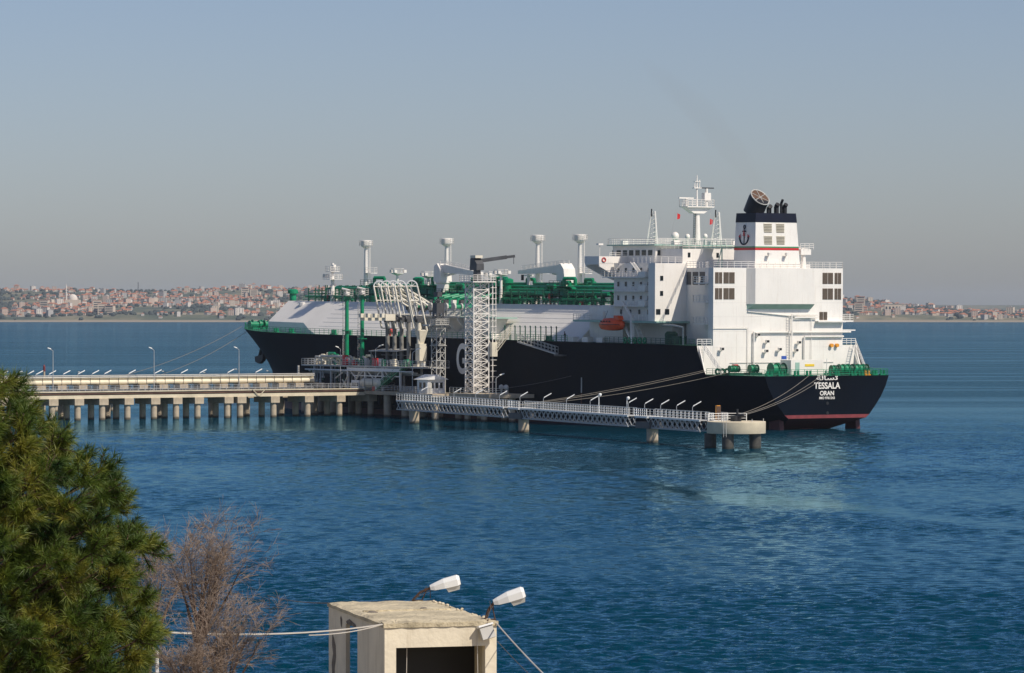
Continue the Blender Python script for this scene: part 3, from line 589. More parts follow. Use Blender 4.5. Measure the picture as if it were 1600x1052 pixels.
part('top_railing',MB().rail([(29,10.1,29.2),(20.5,11.9,29.2),(16.4,14,29.2),(14.9,14,29.2),(14.9,-14,29.2),(29,-12,29.2)],1.1,1.5,.045),white,cs)
lv=MB(); lv.cur=0; lv.box(0,.05,-.5,.5,-.5,.5)
lv.cur=1
for k in range(10): lv.box(-.04,0,-.48,.48,-.48+k*.097,-.43+k*.097)
lvm=lv.mesh('louvre',[louvre,M('dark_louvre_slat',(.10,.075,.055),.7)])
def louv(y0,y1,z0,z1,parent,x=14.82,me=None): place(me or lvm,'louvre',parent,(x,(y0+y1)/2,(z0+z1)/2),(0,0,0),(1,y1-y0,z1-z0))
for z0,z1 in ((26.4,28.4),(23.6,25.6)):
    for y0,y1 in ((12.95,13.7),(12.2,12.85),(10.8,11.9),(9.55,10.7),(-10.65,-9.55),(-11.85,-10.75),(-12.85,-12.2),(-13.65,-12.95)): louv(y0,y1,z0,z1,cs)
for y0,y1 in ((-9.7,-8.9),(-10.6,-9.8)): louv(y0,y1,19.95,21.4,cs)
for k in range(4): place(MB().box(-1,1,0,.05,-1.15,1.15).mesh('side_louvre',dgrey),'side_louvre',cs,(21.7+k*2.25,10.2,27.3),(0,0,0),(.85,1,1))
for z in (15.2,18.0,20.6,23.1,25.9): part('plating_seam',MB().box(14.835,14.86,-14.0,14.0,z,z+.05),white,cs)
for y in (-12.2,-3.9,9.0): part('plating_seam',MB().box(14.84,14.86,y,y+.05,10.6,22.5),white,cs)
# box projecting from the aft wall, with sloped underside
bx=part('casing_projection',MB().prism([(6.0,22.8),(-6.9,22.8),(-6.9,29.15),(6.0,29.15)][::-1],'x',13.5,14.86),white,cs)
part('projection_cheek',MB().hexa([(13.5,6.0,22.8),(14.86,6.0,22.8),(14.86,7.0,22.8),(14.8,7.0,22.8)],[(13.5,6.0,29.15),(14.86,6.0,29.15),(14.86,7.0,29.15),(14.8,7.0,29.15)]),white,cs)
part('projection_soffit',MB().hexa([(14.7,6.9,21.9),(14.86,6.9,21.9),(14.86,-6.9,21.9),(14.7,-6.9,21.9)][::-1],[(13.5,6.2,22.79),(14.86,6.9,22.79),(14.86,-6.9,22.79),(13.5,-6.9,22.79)][::-1]),palegreen,cs)
# pipes, ladders, lamps on the aft wall
part('wall_pipe',MB().path([(14.5,5.6,10.6),(14.5,5.6,17.8),(14.5,-15.6,17.8)],.16,6),white,cs); part('wall_pipe',MB().path([(14.5,-5.4,10.6),(14.5,-5.4,17.0),(14.5,-14,17.0)],.16,6),white,cs)
part('wall_pipe',MB().path([(14.6,14,18.6),(14.6,6.8,18.6),(14.6,6.8,10.6)],.07,5),white,cs); part('wall_pipe',MB().path([(14.4,-2.6,12),(14.4,-2.6,20.9),(14.4,-8.2,20.9)],.13,6),white,cs); part('wall_pipe',MB().path([(14.4,-3.1,20.4),(14.4,-8.2,20.4)],.13,6),white,cs)
part('wall_pipe',MB().path([(14.6,-7,20.0),(14.6,-7,11)],.06,5),white,cs); part('wall_beam',MB().beam((14.7,6.8,21.5),(14.7,-7,20.3),.25,.12),white,cs)
part('wall_ladder',MB().ladder((14.3,-2.15,11.5),(14.3,-2.15,20.9),(0,1,0),.55,.45,.05),white,cs)
part('wall_rail',MB().bar((14.75,10.5,12.4),(14.75,-12,12.4),.05,4),lgrey,cs)
for y,z in ((2.9,16.2),(-4.0,16.0),(3.1,14.5),(-3.4,14.6),(4.9,17.4),(.2,14.8),(12.6,14.9)):
    f=part('wall_floodlight',MB().bar((14.8,y,z-.6),(14.2,y,z-.2),.09,5).box(13.9,14.4,y-.3,y+.3,z-.25,z+.25),white,cs); part('floodlight_glass',MB().box(13.86,13.9,y-.25,y+.25,z-.2,z+.2),black,f)
for y in (-11.4,-12.6): part('signal_bell',MB().bar((14.8,y,15.4),(14.3,y,15.4),.35,8),amber,cs)
part('deck_sign',MB().box(13.2,13.25,-.6,.5,13.0,13.6),blue,cs)
# funnel
fu=part('funnel',MB().hexa([(15.25,-4.9,29.2),(22,-4.9,29.2),(22,4.9,29.2),(15.25,4.9,29.2)],[(15.75,-4.45,37.3),(21.9,-4.45,37.3),(21.9,4.45,37.3),(15.75,4.45,37.3)]),white)
part('funnel_cap',MB().hexa([(15.72,-4.50,37.3),(21.95,-4.50,37.3),(21.95,4.50,37.3),(15.72,4.50,37.3)],[(15.85,-4.36,38.95),(21.9,-4.36,38.95),(21.9,4.36,38.95),(15.85,4.36,38.95)]),funnelnavy,fu)
for z,m,h in ((32.35,red,.42),(32.79,stripegreen,.22)):
    def wdt(zz): return 4.9-.45*(zz-29.2)/8.1
    def xa(zz): return 15.25+.5*(zz-29.2)/8.1
    e=.03; part('funnel_stripe',MB().hexa([(xa(z)-e,-wdt(z)-e,z),(22.03,-wdt(z)-e,z),(22.03,wdt(z)+e,z),(xa(z)-e,wdt(z)+e,z)],[(xa(z+h)-e,-wdt(z+h)-e,z+h),(22.03,-wdt(z+h)-e,z+h),(22.03,wdt(z+h)+e,z+h),(xa(z+h)-e,wdt(z+h)+e,z+h)]),m,fu)
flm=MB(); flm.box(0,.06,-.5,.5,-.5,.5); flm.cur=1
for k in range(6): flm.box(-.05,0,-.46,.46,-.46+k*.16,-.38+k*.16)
flm=flm.mesh('funnel_louvre',[cream,M('funnel_slat_dark_steel',(.20,.17,.13),.7)])  # slats browner and darker than the cream panel behind
for z0,z1 in ((35.4,37.1),(32.95+.35,34.6+.3)):
    x=15.25+.5*((z0+z1)/2-29.2)/8.1-.04
    for y0,y1 in ((1.1,2.9),(-1.6,.2)): louv(y0-.1,y1-.1,z0,z1,fu,x,flm)
for y in (2.2,-1.6): part('funnel_lamp',MB().bar((15.3,y,31.0),(14.8,y,31.6),.12,5).box(14.3,14.9,y-.3,y+.3,31.5,31.9),white,fu)
# anchor emblem on the port side of the funnel
yy=lambda z:4.9-.45*(z-29.2)/8.1+.03
em=MB(); xo=19.0
em.prism([(xo-.12,33.5),(xo+.12,33.5),(xo+.12,36.2),(xo-.12,36.2)],'y',yy(33.5),yy(33.5)+.04); em.prism([(xo-.6,35.6),(xo+.6,35.6),(xo+.6,35.8),(xo-.6,35.8)],'y',yy(34),yy(34)+.04)
em.ring((xo,yy(36)+.03,36.5),(1,0,0),(0,0,1),.3,.09,10,4); em.ring((xo,yy(34)+.03,34.7),(-1,0,0),(0,0,-1),1.35,.16,14,4,.5)
part('anchor_emblem',em,funnelnavy,fu)
part('emblem_fluke',MB().prism([(xo-1.7,34.75),(xo-1.05,34.5),(xo-1.15,35.2)],'y',yy(34)+.02,yy(34)+.08),red,fu)
part('emblem_fluke',MB().prism([(xo+1.7,34.75),(xo+1.15,35.2),(xo+1.05,34.5)],'y',yy(34)+.02,yy(34)+.08),red,fu)
er=MB().prism([(xo-.35,34.9),(xo+.35,34.9),(xo,36)],'y',yy(34)+.05,yy(34)+.09)
part('emblem_detail',er,red,fu)
ex=MB().bar((19.6,2.4,38.9),(18.4,2.0,41.4),1.8,16,1.85,cap=True); xo_=part('exhaust_stack',ex,black,fu,smooth=50)
dn=V((-1.2,-.4,2.5)).normalized(); c0=V((18.4,2.0,41.4))
tilt=V((-.72,-.1,.70)).normalized()
cap_=MB().bar(c0-dn*.2,c0+tilt*.5,1.85,16,1.85); part('stack_collar',cap_,black,fu,smooth=50)
part('stack_screen',MB().bar(c0+tilt*.5,c0+tilt*.56,1.78,18),meshbrown,fu)
a1=tilt.cross(V((0,1,0))).normalized(); a2=tilt.cross(a1)
rg=MB().ring(c0+tilt*.55,a1,a2,1.84,.12,18,5)
for k in range(3): d=a1*math.cos(k*math.pi/3)+a2*math.sin(k*math.pi/3); rg.bar(c0+tilt*.6-d*1.8,c0+tilt*.6+d*1.8,.06,4)
part('screen_frame',rg,lgrey,fu)
for x,y,r,h in ((18,-1.6,.45,1.7),(19.2,-.9,.4,1.4),(18.2,-2.8,.25,2.5),(18,-3.4,.42,1.7),(18,.2,.3,1.2)):
    part('exhaust_pipe',MB().path([(x,y,38.9),(x,y,38.9+h*.75),(x-.45,y,38.9+h)],r,8),black,fu,smooth=50)
# port platform right of the funnel: small davit crane and rail
part('stern_crane',MB().lathe([(.5,29.2),(.4,31.6)],17.5,-7.2,8).box(16.8,18.2,-8.4,-6.2,31.6,32.6).beam((17.5,-8.4,32.4),(17.5,-5.6,32.9),.5,.5).rail([(16.6,-5.9,32.6),(16.6,-8.8,32.6)],1,.9,.05),white,cs)
# radar mast and signal masts
mt=part('radar_mast',MB().lathe([(.75,33.4),(.6,37),(.5,40.2)],41,0,12),white,smooth=50)
part('platform',MB().prism([(-2.9,40.3),(2.9,40.3),(3.0,40.5),(-3.0,40.5)],'x',39.6,42.4).prism([(-1.1,39.2),(1.1,39.2),(2.9,40.3),(-2.9,40.3)],'x',40.2,41.8),white,mt)
part('railing',MB().rail([(39.6,-2.9,40.5),(42.4,-2.9,40.5),(42.4,2.9,40.5),(39.6,2.9,40.5)],1.2,1.0,.05,close=True),white,mt)
part('topmast',MB().bar((41,0,40.4),(41,0,46.2),.22,6,.1).box(40.6,41.4,-.8,.8,43.8,43.95).box(40.7,41.3,-.6,.6,45,45.1).bar((41,-.6,43.9),(41,-.6,45.4),.1,5).bar((41,.5,43.9),(41,.5,44.8),.12,5),white,mt)
part('radar_scanner',MB().beam((41.3,.6,42.0),(40.7,4.2,42.0),.3,.22).bar((41,2.3,40.5),(41,2.3,41.9),.2,6),white,mt); part('radar_scanner',MB().beam((41.2,-3.8,43.9),(40.8,-.6,43.9),.3,.22),dgrey,mt); part('scanner_post',MB().bar((41,-2.1,40.5),(41,-2.1,43.8),.3,6).box(40.5,41.5,-2.8,-1.4,41.6,43.0),white,mt)
part('mast_ladder',MB().ladder((40.4,1.0,33.4),(40.4,.8,40.2),(0,1,0),.45,.4,.05),dgrey,mt)
for y,z in ((4.6,39.2),(-2.6,38.3)): part('signal_flag',MB().add([(40.5,y,z),(40.9,y-.9,z-.25),(40.9,y-.8,z-1.0),(40.5,y+.05,z-1.15)],[(0,1,2,3)]),red,mt); part('flag_line',MB().bar((40.5,y,z+1.3),(40.5,y*1.4,33.4),.02,3),lgrey,mt)
for y in (6.8,-7.4):
    sg=MB()
    for dx,dy in ((-1.2,0),(.8,1.0),(.8,-1.0)): sg.bar((45+dx,y+dy,33.4),(45+dx*.3,y+dy*.3,39.6),.17,5)
    for k in range(7): f=1-.1*k; sg.bar((45-.9*f,y,33.8+k*.8),(45+.6*f,y+.8*f,34.2+k*.8),.06,4).bar((45+.6*f,y+.8*f,33.8+k*.8),(45+.6*f,y-.8*f,34.2+k*.8),.06,4)
    s2=part('signal_mast',sg,white); part('signal_lights',MB().bar((44.9,y+.55,38.6),(44.9,y+.55,40.0),.13,6),black,s2)
for x,y,r in ((43,3.4,.75),(38.5,-.2,.45),(47,-2,.5)): part('satellite_dome',MB().bar((x,y,33.4),(x,y,34.4),.2,6).ball((x,y,35.0),r,10,6,1.1),white,smooth=60)
for x,y in ((36,8),(36,-5),(50,10),(49,-9)): part('roof_locker',MB().box(x-.5,x+.5,y-.6,y+.6,33.42,34.2),white)
# wall under the boat deck, machinery, davit
part('machinery',MB().lathe([(1.2,15.5),(1.2,17.4),(.8,17.8)],27.3,14.6,10).box(23.5,26,13.8,15.4,15.5,17.0),dkgreen,smooth=40); part('deck_pipe',MB().path([(22,15.6,15.5),(22,15.6,18.6),(25,15.6,18.9),(29,15.6,18.9)],.18,6),lgrey)
for k in range(5): part('fairlead',MB().ring((32+k*1.6,17.2,16.1),(1,0,0),(0,0,1),.45,.2,10,5),green)
part('side_railing',MB().rail([(16,17.3,15.5),(45,17.3,15.5)],1.1,1.5,.05),dkgreen)
part('wing_deck_railing',MB().rail([(15.2,17.2,15.5),(15.2,14.2,15.5)],1.1,.9,.06).rail([(15.2,-17.2,15.5),(15.2,-14.2,15.5)],1.1,.9,.06),white)
dv=part('lifeboat_davit',MB().beam((36.2,17.0,15.5),(36.2,17.2,20.2),.5,.6).beam((36.2,17.2,20.2),(40.2,16.6,23.0),.35,.4).beam((36.2,17.0,15.6),(38.6,17.0,18.3),.3,.4),white); part('davit_cradle',MB().beam((46,16.8,19.6),(45.4,17.2,21.2),.4,.4),white)
lb=thing('lifeboat','orange enclosed lifeboat hanging in its white davit at the boat deck','lifeboat'); lb.parent=None
LB=ship.location.copy()
def shipw(p): 
    m=Matrix.Translation(ship.location)@ship.rotation_euler.to_matrix().to_4x4(); return m@V(p)
lb.scale=(.84,.9,.9); lb.location=shipw((40.9,18.35,17.75)); lb.rotation_euler=ship.rotation_euler
st_=[(-4.2,.15,.9,1.5),(-3.7,.8,.35,2.0),(-2.6,1.25,.1,2.45),(0,1.4,0,2.6),(2.4,1.3,.1,2.5),(3.5,1.0,.2,2.1),(4.1,.75,.4,1.7)]
mb=MB(); rows=[]
for x,wd,zb,zt in st_:
    zm=zb+(zt-zb)*.48; rows.append([(x,wd*k,z) for k,z in ((0,zb),(.62,zb+.12),(.95,zm-.15),(1,zm+.1),(.88,zm+.5),(.5,zt-.08),(0,zt),(-.5,zt-.08),(-.88,zm+.5),(-1,zm+.1),(-.95,zm-.15),(-.62,zb+.12))])
n=12; mb.add([p for r_ in rows for p in r_],[(j*n+i,j*n+(i+1)%n,(j+1)*n+(i+1)%n,(j+1)*n+i) for j in range(len(rows)-1) for i in range(n)]+[tuple(range(n-1,-1,-1)),tuple(range((len(rows)-1)*n,len(rows)*n))])
mb.build('boat_hull',orange,lb,smooth=50); MB().prism([(-3.6,2.2),(-1.4,2.3),(-1.5,3.1),(-3.1,3.0)],'y',-.6,.6).build('cockpit',orange,lb)
for k in range(4): MB().box(-1+k*1.1,-.6+k*1.1,1.1,1.32,1.75,2.0).build('porthole',glass,lb)
MB().path([(-3.8,0,1.0),(-3.9,1.05,1.3),(0,1.5,1.2),(3.6,1.12,1.3)],.06,5).build('grab_line',black,lb)
MB().bar((-3.2,0,2.3),(-3.0,-.6,5.0),.05,5).bar((3.2,0,2.2),(3.2,-.8,4.0),.05,5).build('fall_wire',dgrey,lb)
# poop deck gear
pd=part('poop_deck_house',MB().box(6.2,9.4,-3.6,3.4,10.45,13.0),white); part('house_sign',MB().box(6.14,6.2,-1.6,.4,11.9,12.3),yellow,pd); part('house_door',MB().box(6.15,6.2,1.6,2.5,10.6,12.6),palegreen,pd)
def winch(x,y,nd,r=.8,l=.9):
    o=part('mooring_winch',MB().box(x-1,x+1,y-.4,y+nd*l+.4,10.4,10.8),dkgreen)
    for k in range(nd): part('drum',MB().bar((x,y+k*l+.1,11.5),(x,y+(k+1)*l-.25,11.5),r*.72,12).bar((x,y+k*l,11.5),(x,y+k*l+.1,11.5),r,14).bar((x,y+(k+1)*l-.25,11.5),(x,y+(k+1)*l-.15,11.5),r,14),green if k%3 else dkgreen,o)
winch(3.6,-11.2,6,.85,1.05); winch(4.4,6.2,2,1.15,1.5); winch(9.5,8.3,2,.75,.9); winch(9,12.6,3,.62,.7); winch(2.5,-4.0,2,.7,.8)
for y in (12.0,9.6,6.2,3.6,-.5,-2.4,-6.0,-7.6,-9.0,-10.6,-12.4):
    part('stern_fairlead_roller',MB().bar((.6,y-.35,10.4),(.6,y-.35,11.3),.22,8).bar((.6,y+.35,10.4),(.6,y+.35,11.3),.22,8).box(.3,.9,y-.6,y+.6,10.4,10.6),green if y!=-9.0 else amber)
for y in (13.8,14.8,15.8): part('side_fairlead',MB().ring((10.5,y+.2,11.0),(0,1,0),(0,0,1),.45,.2,10,5),dkgreen)
part('fire_box',MB().box(12,12.8,10.6,11.4,11.4,12.2),red)
part('stern_pole',MB().bar((.4,0,10.4),(.2,0,13.4),.06,5),white)

# ------------------------------------------------------------------ jetty: road trestle and pipe trestle
def jthing(name,label,cat,X,Y,z=0,group=None): return thing(name,label,cat,J(X,Y,z),RZ,group)
pile_m=MB().lathe([(.62,-4),(.62,2.9)],n=14).mesh('pile',concrete,smooth=40)
cap_m=MB().box(-.9,6.4,-.95,.95,2.86,4.1).mesh('pile_cap',concrete)
rt=jthing('road_trestle','concrete road trestle on round piles leading out to the loading platform','jetty',120,0)
BY=[24.1,31.2,38.3,45.8,53.1,55.9,62.3,66.9,71.6,77.2,82.5,87.6,92.9,98,103.2,108.4,113.6,119,124,129,134,140,146,152]
for y in BY:
    place(cap_m,'pile_cap',rt,(0,y,0)); place(pile_m,'pile',rt,(0,y,0)); place(pile_m,'pile',rt,(4.9,y,0),(0,0,1))
MB().box(-.7,7.6,19,156,4.1,4.72).build('deck_slab',concpale,rt)
MB().box(-.3,0,19,156,4.72,5.35).build('shadow_band_wall',dgrey,rt)  # dark wall and brown pipes paint the shadow band under the edge beam
for z,x,r,m in ((4.98,-.5,.17,brownpipe),(4.95,-.12,.15,brownpipe)): MB().bar((x,19,z),(x,156,z),r,8).build('shadow_band_pipe',m,rt)
MB().box(-.75,.1,19,156,5.3,5.48).build('edge_beam',concpale,rt)
MB().rail([(-.6,19,5.48),(-.6,156,5.48)],1.0,1.25,.045).build('railing',galv,rt)
MB().rail([(7.4,33,4.72),(7.4,156,4.72)],1.0,1.6,.045).build('railing',galv,rt)
MB().bar((-.9,48.0,5.5),(-.9,49.4,4.2),.09,5).bar((-.9,50.8,5.5),(-.9,49.4,4.2),.09,5).build('service_bracket',concpale,rt)
pt=jthing('pipe_trestle','cream clad pipelines carried on a trestle behind the jetty road','pipeline',131,0)
for z,r,x in ((6.95,.52,0),(7.75,.30,.2),(6.9,.4,1.4),(7.9,.12,-.5),(8.25,.09,-.5)):
    MB().bar((x,31,z),(x,158,z),r,10).build('pipeline',pipecream if r>.15 else lgrey,pt,smooth=50)
slp=MB().box(-.7,2.2,-.9,.9,5.55,6.42).mesh('sleeper',concrete)
for y in [29.8,34.4,38.2,42.5,46.8,51.3,55.6,60,64.4,68.7,72.9,77.3,81.6,86,90.3,94.8,99.2,103.6,108,112.4,117,122,127,132,137,142,147,152]: place(slp,'sleeper',pt,(0,y,0)); place(slp,'sleeper',pt,(1.5,y-1.6,-.25),(0,0,0),(.6,.7,1))
MB().box(.9,2.0,28,158,4.9,5.5).build('gap_shade_beam',dgrey,pt)  # dark beam colour stands for the shade between the sleepers
po=MB().bar((-.5,0,5.6),(-.5,0,8.3),.05,4).mesh('stanchion',dgrey)
for k in range(62): place(po,'stanchion',pt,(0,32+k*2.0,0))
pcap=MB().box(-1.6,3.6,-1.0,1.0,3.6,4.9).mesh('pile_cap',concrete)
for y in (30.2,37.7,45.4,53,64.4,75.7,85.3,96,107,118,129,140,151): place(pcap,'pile_cap',pt,(0,y,0)); place(pile_m,'pile',pt,(1.2,y,0),(0,0,2),(1.15,1.15,1.3))
# tall street lamps on the road
for i,(y,tx) in enumerate(((89.9,'closest to the pine tree'),(68.6,'second from the pine tree'),(50.2,'third from the pine tree'),(27.6,'in front of the loading platform'))):
    t=jthing('street_lamp','tall grey street lamp on the jetty road '+tx,'street lamp',126,y,4.72,'tall lamps along the jetty road')
    MB().bar((0,0,0),(0,0,8.4),.09,6,.06).bar((0,0,8.4),(0,.6,8.75),.055,5).build('post',galv,t); MB().hexa([(-.13,.45,8.68),(.13,.45,8.68),(.15,1.1,8.9),(-.15,1.1,8.9)],[(-.1,.45,8.85),(.1,.45,8.85),(.12,1.1,9.06),(-.12,1.1,9.06)]).build('lamp_head',lampwhite,t)
# short tube lamps leaning over the pipe walkway
def tube_lamp(loc,rz,label,h=1.5,up=.55,L=1.25,group=None):
    t=thing('tube_lamp',label,'lamp',loc,rz,group)
    MB().bar((0,0,0),(0,0,h),.05,5).bar((0,0,h),(0,-.25,h+.12),.045,5).build('post',galv,t)
    MB().hexa([(-.12,-.1,h+.05),(.12,-.1,h+.05),(.12,-L,h+up),(-.12,-L,h+up)][::-1],[(-.1,-.1,h+.2),(.1,-.1,h+.2),(.1,-L,h+up+.15),(-.1,-L,h+up+.15)][::-1]).build('tube_housing',lampwhite,t)
    return t
ORD='first second third fourth fifth sixth seventh eighth ninth tenth eleventh twelfth thirteenth fourteenth fifteenth'.split(); ti=0
for y in (97.8,94.8,92.4,90.5,87.8,84.8,81.7,78.7,76.1,70.9,65.3,59.6,55.5,49.4,43.2):
    ti+=1; tube_lamp(J(132.6,y,5.5),RZ,'short slanted white tube lamp above the cream pipelines, %s from the pine tree'%ORD[ti-1],2.95,.7,1.5,'tube lamps above the pipelines')
for ti,(y,zz) in enumerate(((80,3.1),(74,2.9),(62,3.1),(53,2.8),(46,3.4),(39,3.0))):
    t=jthing('curved_lamp','thin dark bent lamp post behind the cream pipelines, %s from the pine tree'%ORD[ti],'lamp',134,y,5.5,'bent lamp posts behind the pipelines'); MB().path([(0,0,0),(0,0,zz-.5),(0,.25,zz),(0,.7,zz+.35)],.05,5).build('post',dgrey,t); MB().box(-.1,.1,.6,1.0,zz+.25,zz+.4).build('lamp_head',lgrey,t)

# ------------------------------------------------------------------ loading platform
lp=jthing('loading_platform','steel and concrete loading platform with pipework beside the ship','platform',120,25)
def mp(X,Y): Y2=19.3+(Y-20)*.6; return X+1.64*(Y-Y2),Y2       # platform is narrow: squeeze towards the ship side
def L_(X,Y,z): X,Y=mp(X,Y); return (X-120,Y-25,z)
def mbox(X,Y,sx,z0,z1): X,Y=mp(X,Y); return lbox(X-sx,X+sx,Y-.4,Y+.4,z0,z1)
def lbox(x0,x1,y0,y1,z0,z1): return MB().box(x0-120,x1-120,y0-25,y1-25,z0,z1)
lbox(97,148,19.2,25.9,4.3,5.0).build('lower_deck',concrete,lp); lbox(84.5,97,22.2,30.6,4.45,5.0).build('hut_deck',concrete,lp)
for X,Y in ((86,24),(86,29),(95,24),(95,29)): place(pile_m,'pile',lp,(X-120,Y-25,0),(0,0,X),(1,1,1.53))
for X in (99,105,112,134,140,146):
    for Y in (20.6,24.8): place(pile_m,'pile',lp,(X-120,Y-25,0),(0,0,X),(1.2,1.2,1.5))
MB().rail([(-1,.8,5),(-22.8,.8,5),(-22.8,5.5,5),(-35.4,5.5,5)],1.1,1.3,.045).build('lower_railing',galv,lp)
ud=lbox(97,146.5,19.5,25.4,9.6,9.9).build('upper_deck',lgrey,lp)
MB().rail([(-23,.35,9.9),(26.5,.35,9.9),(26.5,-5.4,9.9)],1.15,1.4,.05).build('upper_railing',galv,lp)
MB().rail([(-23,.35,9.9),(-23,-5.4,9.9)],1.15,1.4,.05).build('upper_railing',galv,lp)
for X in (99,106,113,120,127,134,141):
    for Y in (20.6,29.6):
        MB().beam(L_(X,Y,5),L_(X,Y,9.6),.35,.35).build('column',white if X<122 else lgrey,lp)
    if X<116: MB().beam(L_(X,29.6,9.4),L_(X+3.4,29.6,7.3),.18,.18).beam(L_(X+7,29.6,9.4),L_(X+3.6,29.6,7.3),.18,.18).build('brace',white,lp)
MB().beam(L_(99,29.7,9.25),L_(120,29.7,9.25),.3,.45).beam(L_(99,29.6,7.9),L_(118,29.6,7.9),.2,.2).build('main_girder',white,lp)
for a,b in (((121.5,30.4,5.1),(118.6,30.4,7.8)),((118.5,30.4,5.1),(121,30.4,7.0)),((117,30.4,5.2),(114,30.4,8.6)),((124,30.4,7.2),(121,30.4,8.4))): MB().bar(L_(*a),L_(*b),.16,5).build('slanted_strut',cream,lp)
rl=random.Random(21)
for k in range(16):       # pipework and valves on the upper deck
    X=rl.uniform(121,140); Y=rl.uniform(24,29.2); h=rl.uniform(.8,2.3); m=[cream,lgrey,cream,green,pipecream][k%5]
    MB().path([L_(X,Y,9.9),L_(X,Y,9.9+h),L_(X-rl.uniform(.8,2.5),Y,9.9+h),L_(X-2.2,Y-.6,9.9+h*.4)],rl.uniform(.16,.32),7).build('pipe_elbow',m,lp,smooth=50)
for k in range(3): MB().bar(L_(123,25+k*1.5,11.0+.3*k),L_(138-k*2,25+k*1.5,11.0+.3*k),.28,8).build('header_pipe',[pipecream,cream,lgrey][k],lp,smooth=50)
for k in range(10):
    X=rl.uniform(98.5,121); Y=rl.uniform(22,29); h=rl.uniform(.6,1.6)
    MB().bar(L_(X,Y,9.9),L_(X,Y,9.9+h),.2,6).box(*sum(zip(L_(X-.5,Y-.4,9.9+h*.6),L_(X+.5,Y+.4,9.9+h)),())).build('valve',[green,cream,dgrey,lgrey][k%4],lp)
for X,Y,z,sx,sz in ((122.6,28.8,9.9,.5,2.0),(121.4,29.0,9.9,.35,1.2),(109.5,29.3,9.9,.55,1.5),(118.8,28.8,9.9,.5,1.0),(107.8,30.2,5.0,.8,.9)): mbox(X,Y,sx,z,z+sz).build('fire_hose_cabinet',red,lp)
MB().path([L_(118,23,12),L_(108,23,12)],.05,4).build('shelter_pole',lgrey,lp)
MB().hexa([L_(108,21,13.2),L_(119,21,13.2),L_(119,25.4,12.7),L_(108,25.4,12.7)],[L_(108,21,13.3),L_(119,21,13.3),L_(119,25.4,12.8),L_(108,25.4,12.8)]).bar(L_(108.4,25,9.9),L_(108.4,25,12.7),.08,5).bar(L_(118.6,25,9.9),L_(118.6,25,12.7),.08,5).build('shelter_roof',lgrey,lp)
stg=MB().ladder(L_(107.5,30.1,5.0),L_(97.4,28.8,10.0),(0,1,0),1.1,.4,.09).rail([L_(107.5,30.7,5.0),L_(97.4,29.4,10.0)],1.1,1.3,.06).rail([L_(107.5,29.5,5.0),L_(97.4,28.2,10.0)],1.1,1.3,.06).beam(L_(107.5,30.65,5),L_(97.4,29.35,10),.1,.35)
stg.build('green_stair',green,lp)
MB().rail([(-18,.4,9.9),(-18,1.6,9.9),(-15.5,1.6,9.9)],1.1,1.0,.05).box(-18,-15,.4,1.6,9.7,9.88).build('stair_landing',lgrey,lp)
for X in range(100,142,5): MB().box(X-120-.4,X-120+.4,-6.1,-5.65,2.0,9).build('fender',rubber,lp)
for k in range(22):
    X=rl.uniform(122,145); Y=rl.uniform(22,25.2); z=rl.uniform(5.6,8.0); MB().bar((X-120,Y-25,z),(X-120,Y-25,9.6),rl.uniform(.07,.2),6).box(X-120.3,X-119.7,Y-25.2,Y-24.8,z-.2,z+.15).build('hanging_pipe',[dkgreen,lgrey,dgrey,galv][k%4],lp)
for k in range(3): MB().bar((-19,.3-k*.9,8.9-.3*k),(25,.3-k*.9,8.9-.3*k),.14+.04*k,7).build('under_deck_pipe',[lampwhite,lgrey,galv][k],lp)
for k in range(14):
    X=rl.uniform(100,146); Y=rl.uniform(20.5,24.8); h=rl.uniform(.5,1.6); lbox(X-rl.uniform(.2,.7),X+.4,Y-.3,Y+.3,9.9,9.9+h).build('equipment_box',[lampwhite,cream,lgrey,green,cream][k%5],lp)
# tank and cabinet on the lower deck
tk=jthing('horizontal_tank','white horizontal pressure tank under the upper deck of the loading platform','tank',*mp(111,29.6),5.0)
MB().bar((-4.6,0,1.5),(2.4,0,1.5),1.0,16).bar((-5.2,0,1.5),(-4.6,0,1.5),.6,16,1.0).bar((2.4,0,1.5),(3.0,0,1.5),1.0,16,.6).build('vessel',cream,tk,smooth=50)
for x in (-3.6,1.4): MB().box(x-.2,x+.2,-.8,.8,0,.9).build('saddle',white,tk)
MB().path([(-2.8,1.05,1.0),(-2.8,1.05,2.4),(.4,1.05,2.4),(.4,1.05,1.0),(-2.8,1.05,1.0)],.05,4).build('guard_frame',dgrey,tk)
cb=jthing('white_cabinet','white equipment cabinet with dark vents beside the horizontal tank','cabinet',*mp(115.6,30.0),5.0); MB().box(-1.5,1.5,-.5,.5,0,2.0).build('body',lampwhite,cb)
for k in range(3): MB().box(-1.3+k*.9,-.6+k*.9,.5,.53,.8,1.5).build('vent',dgrey,cb)
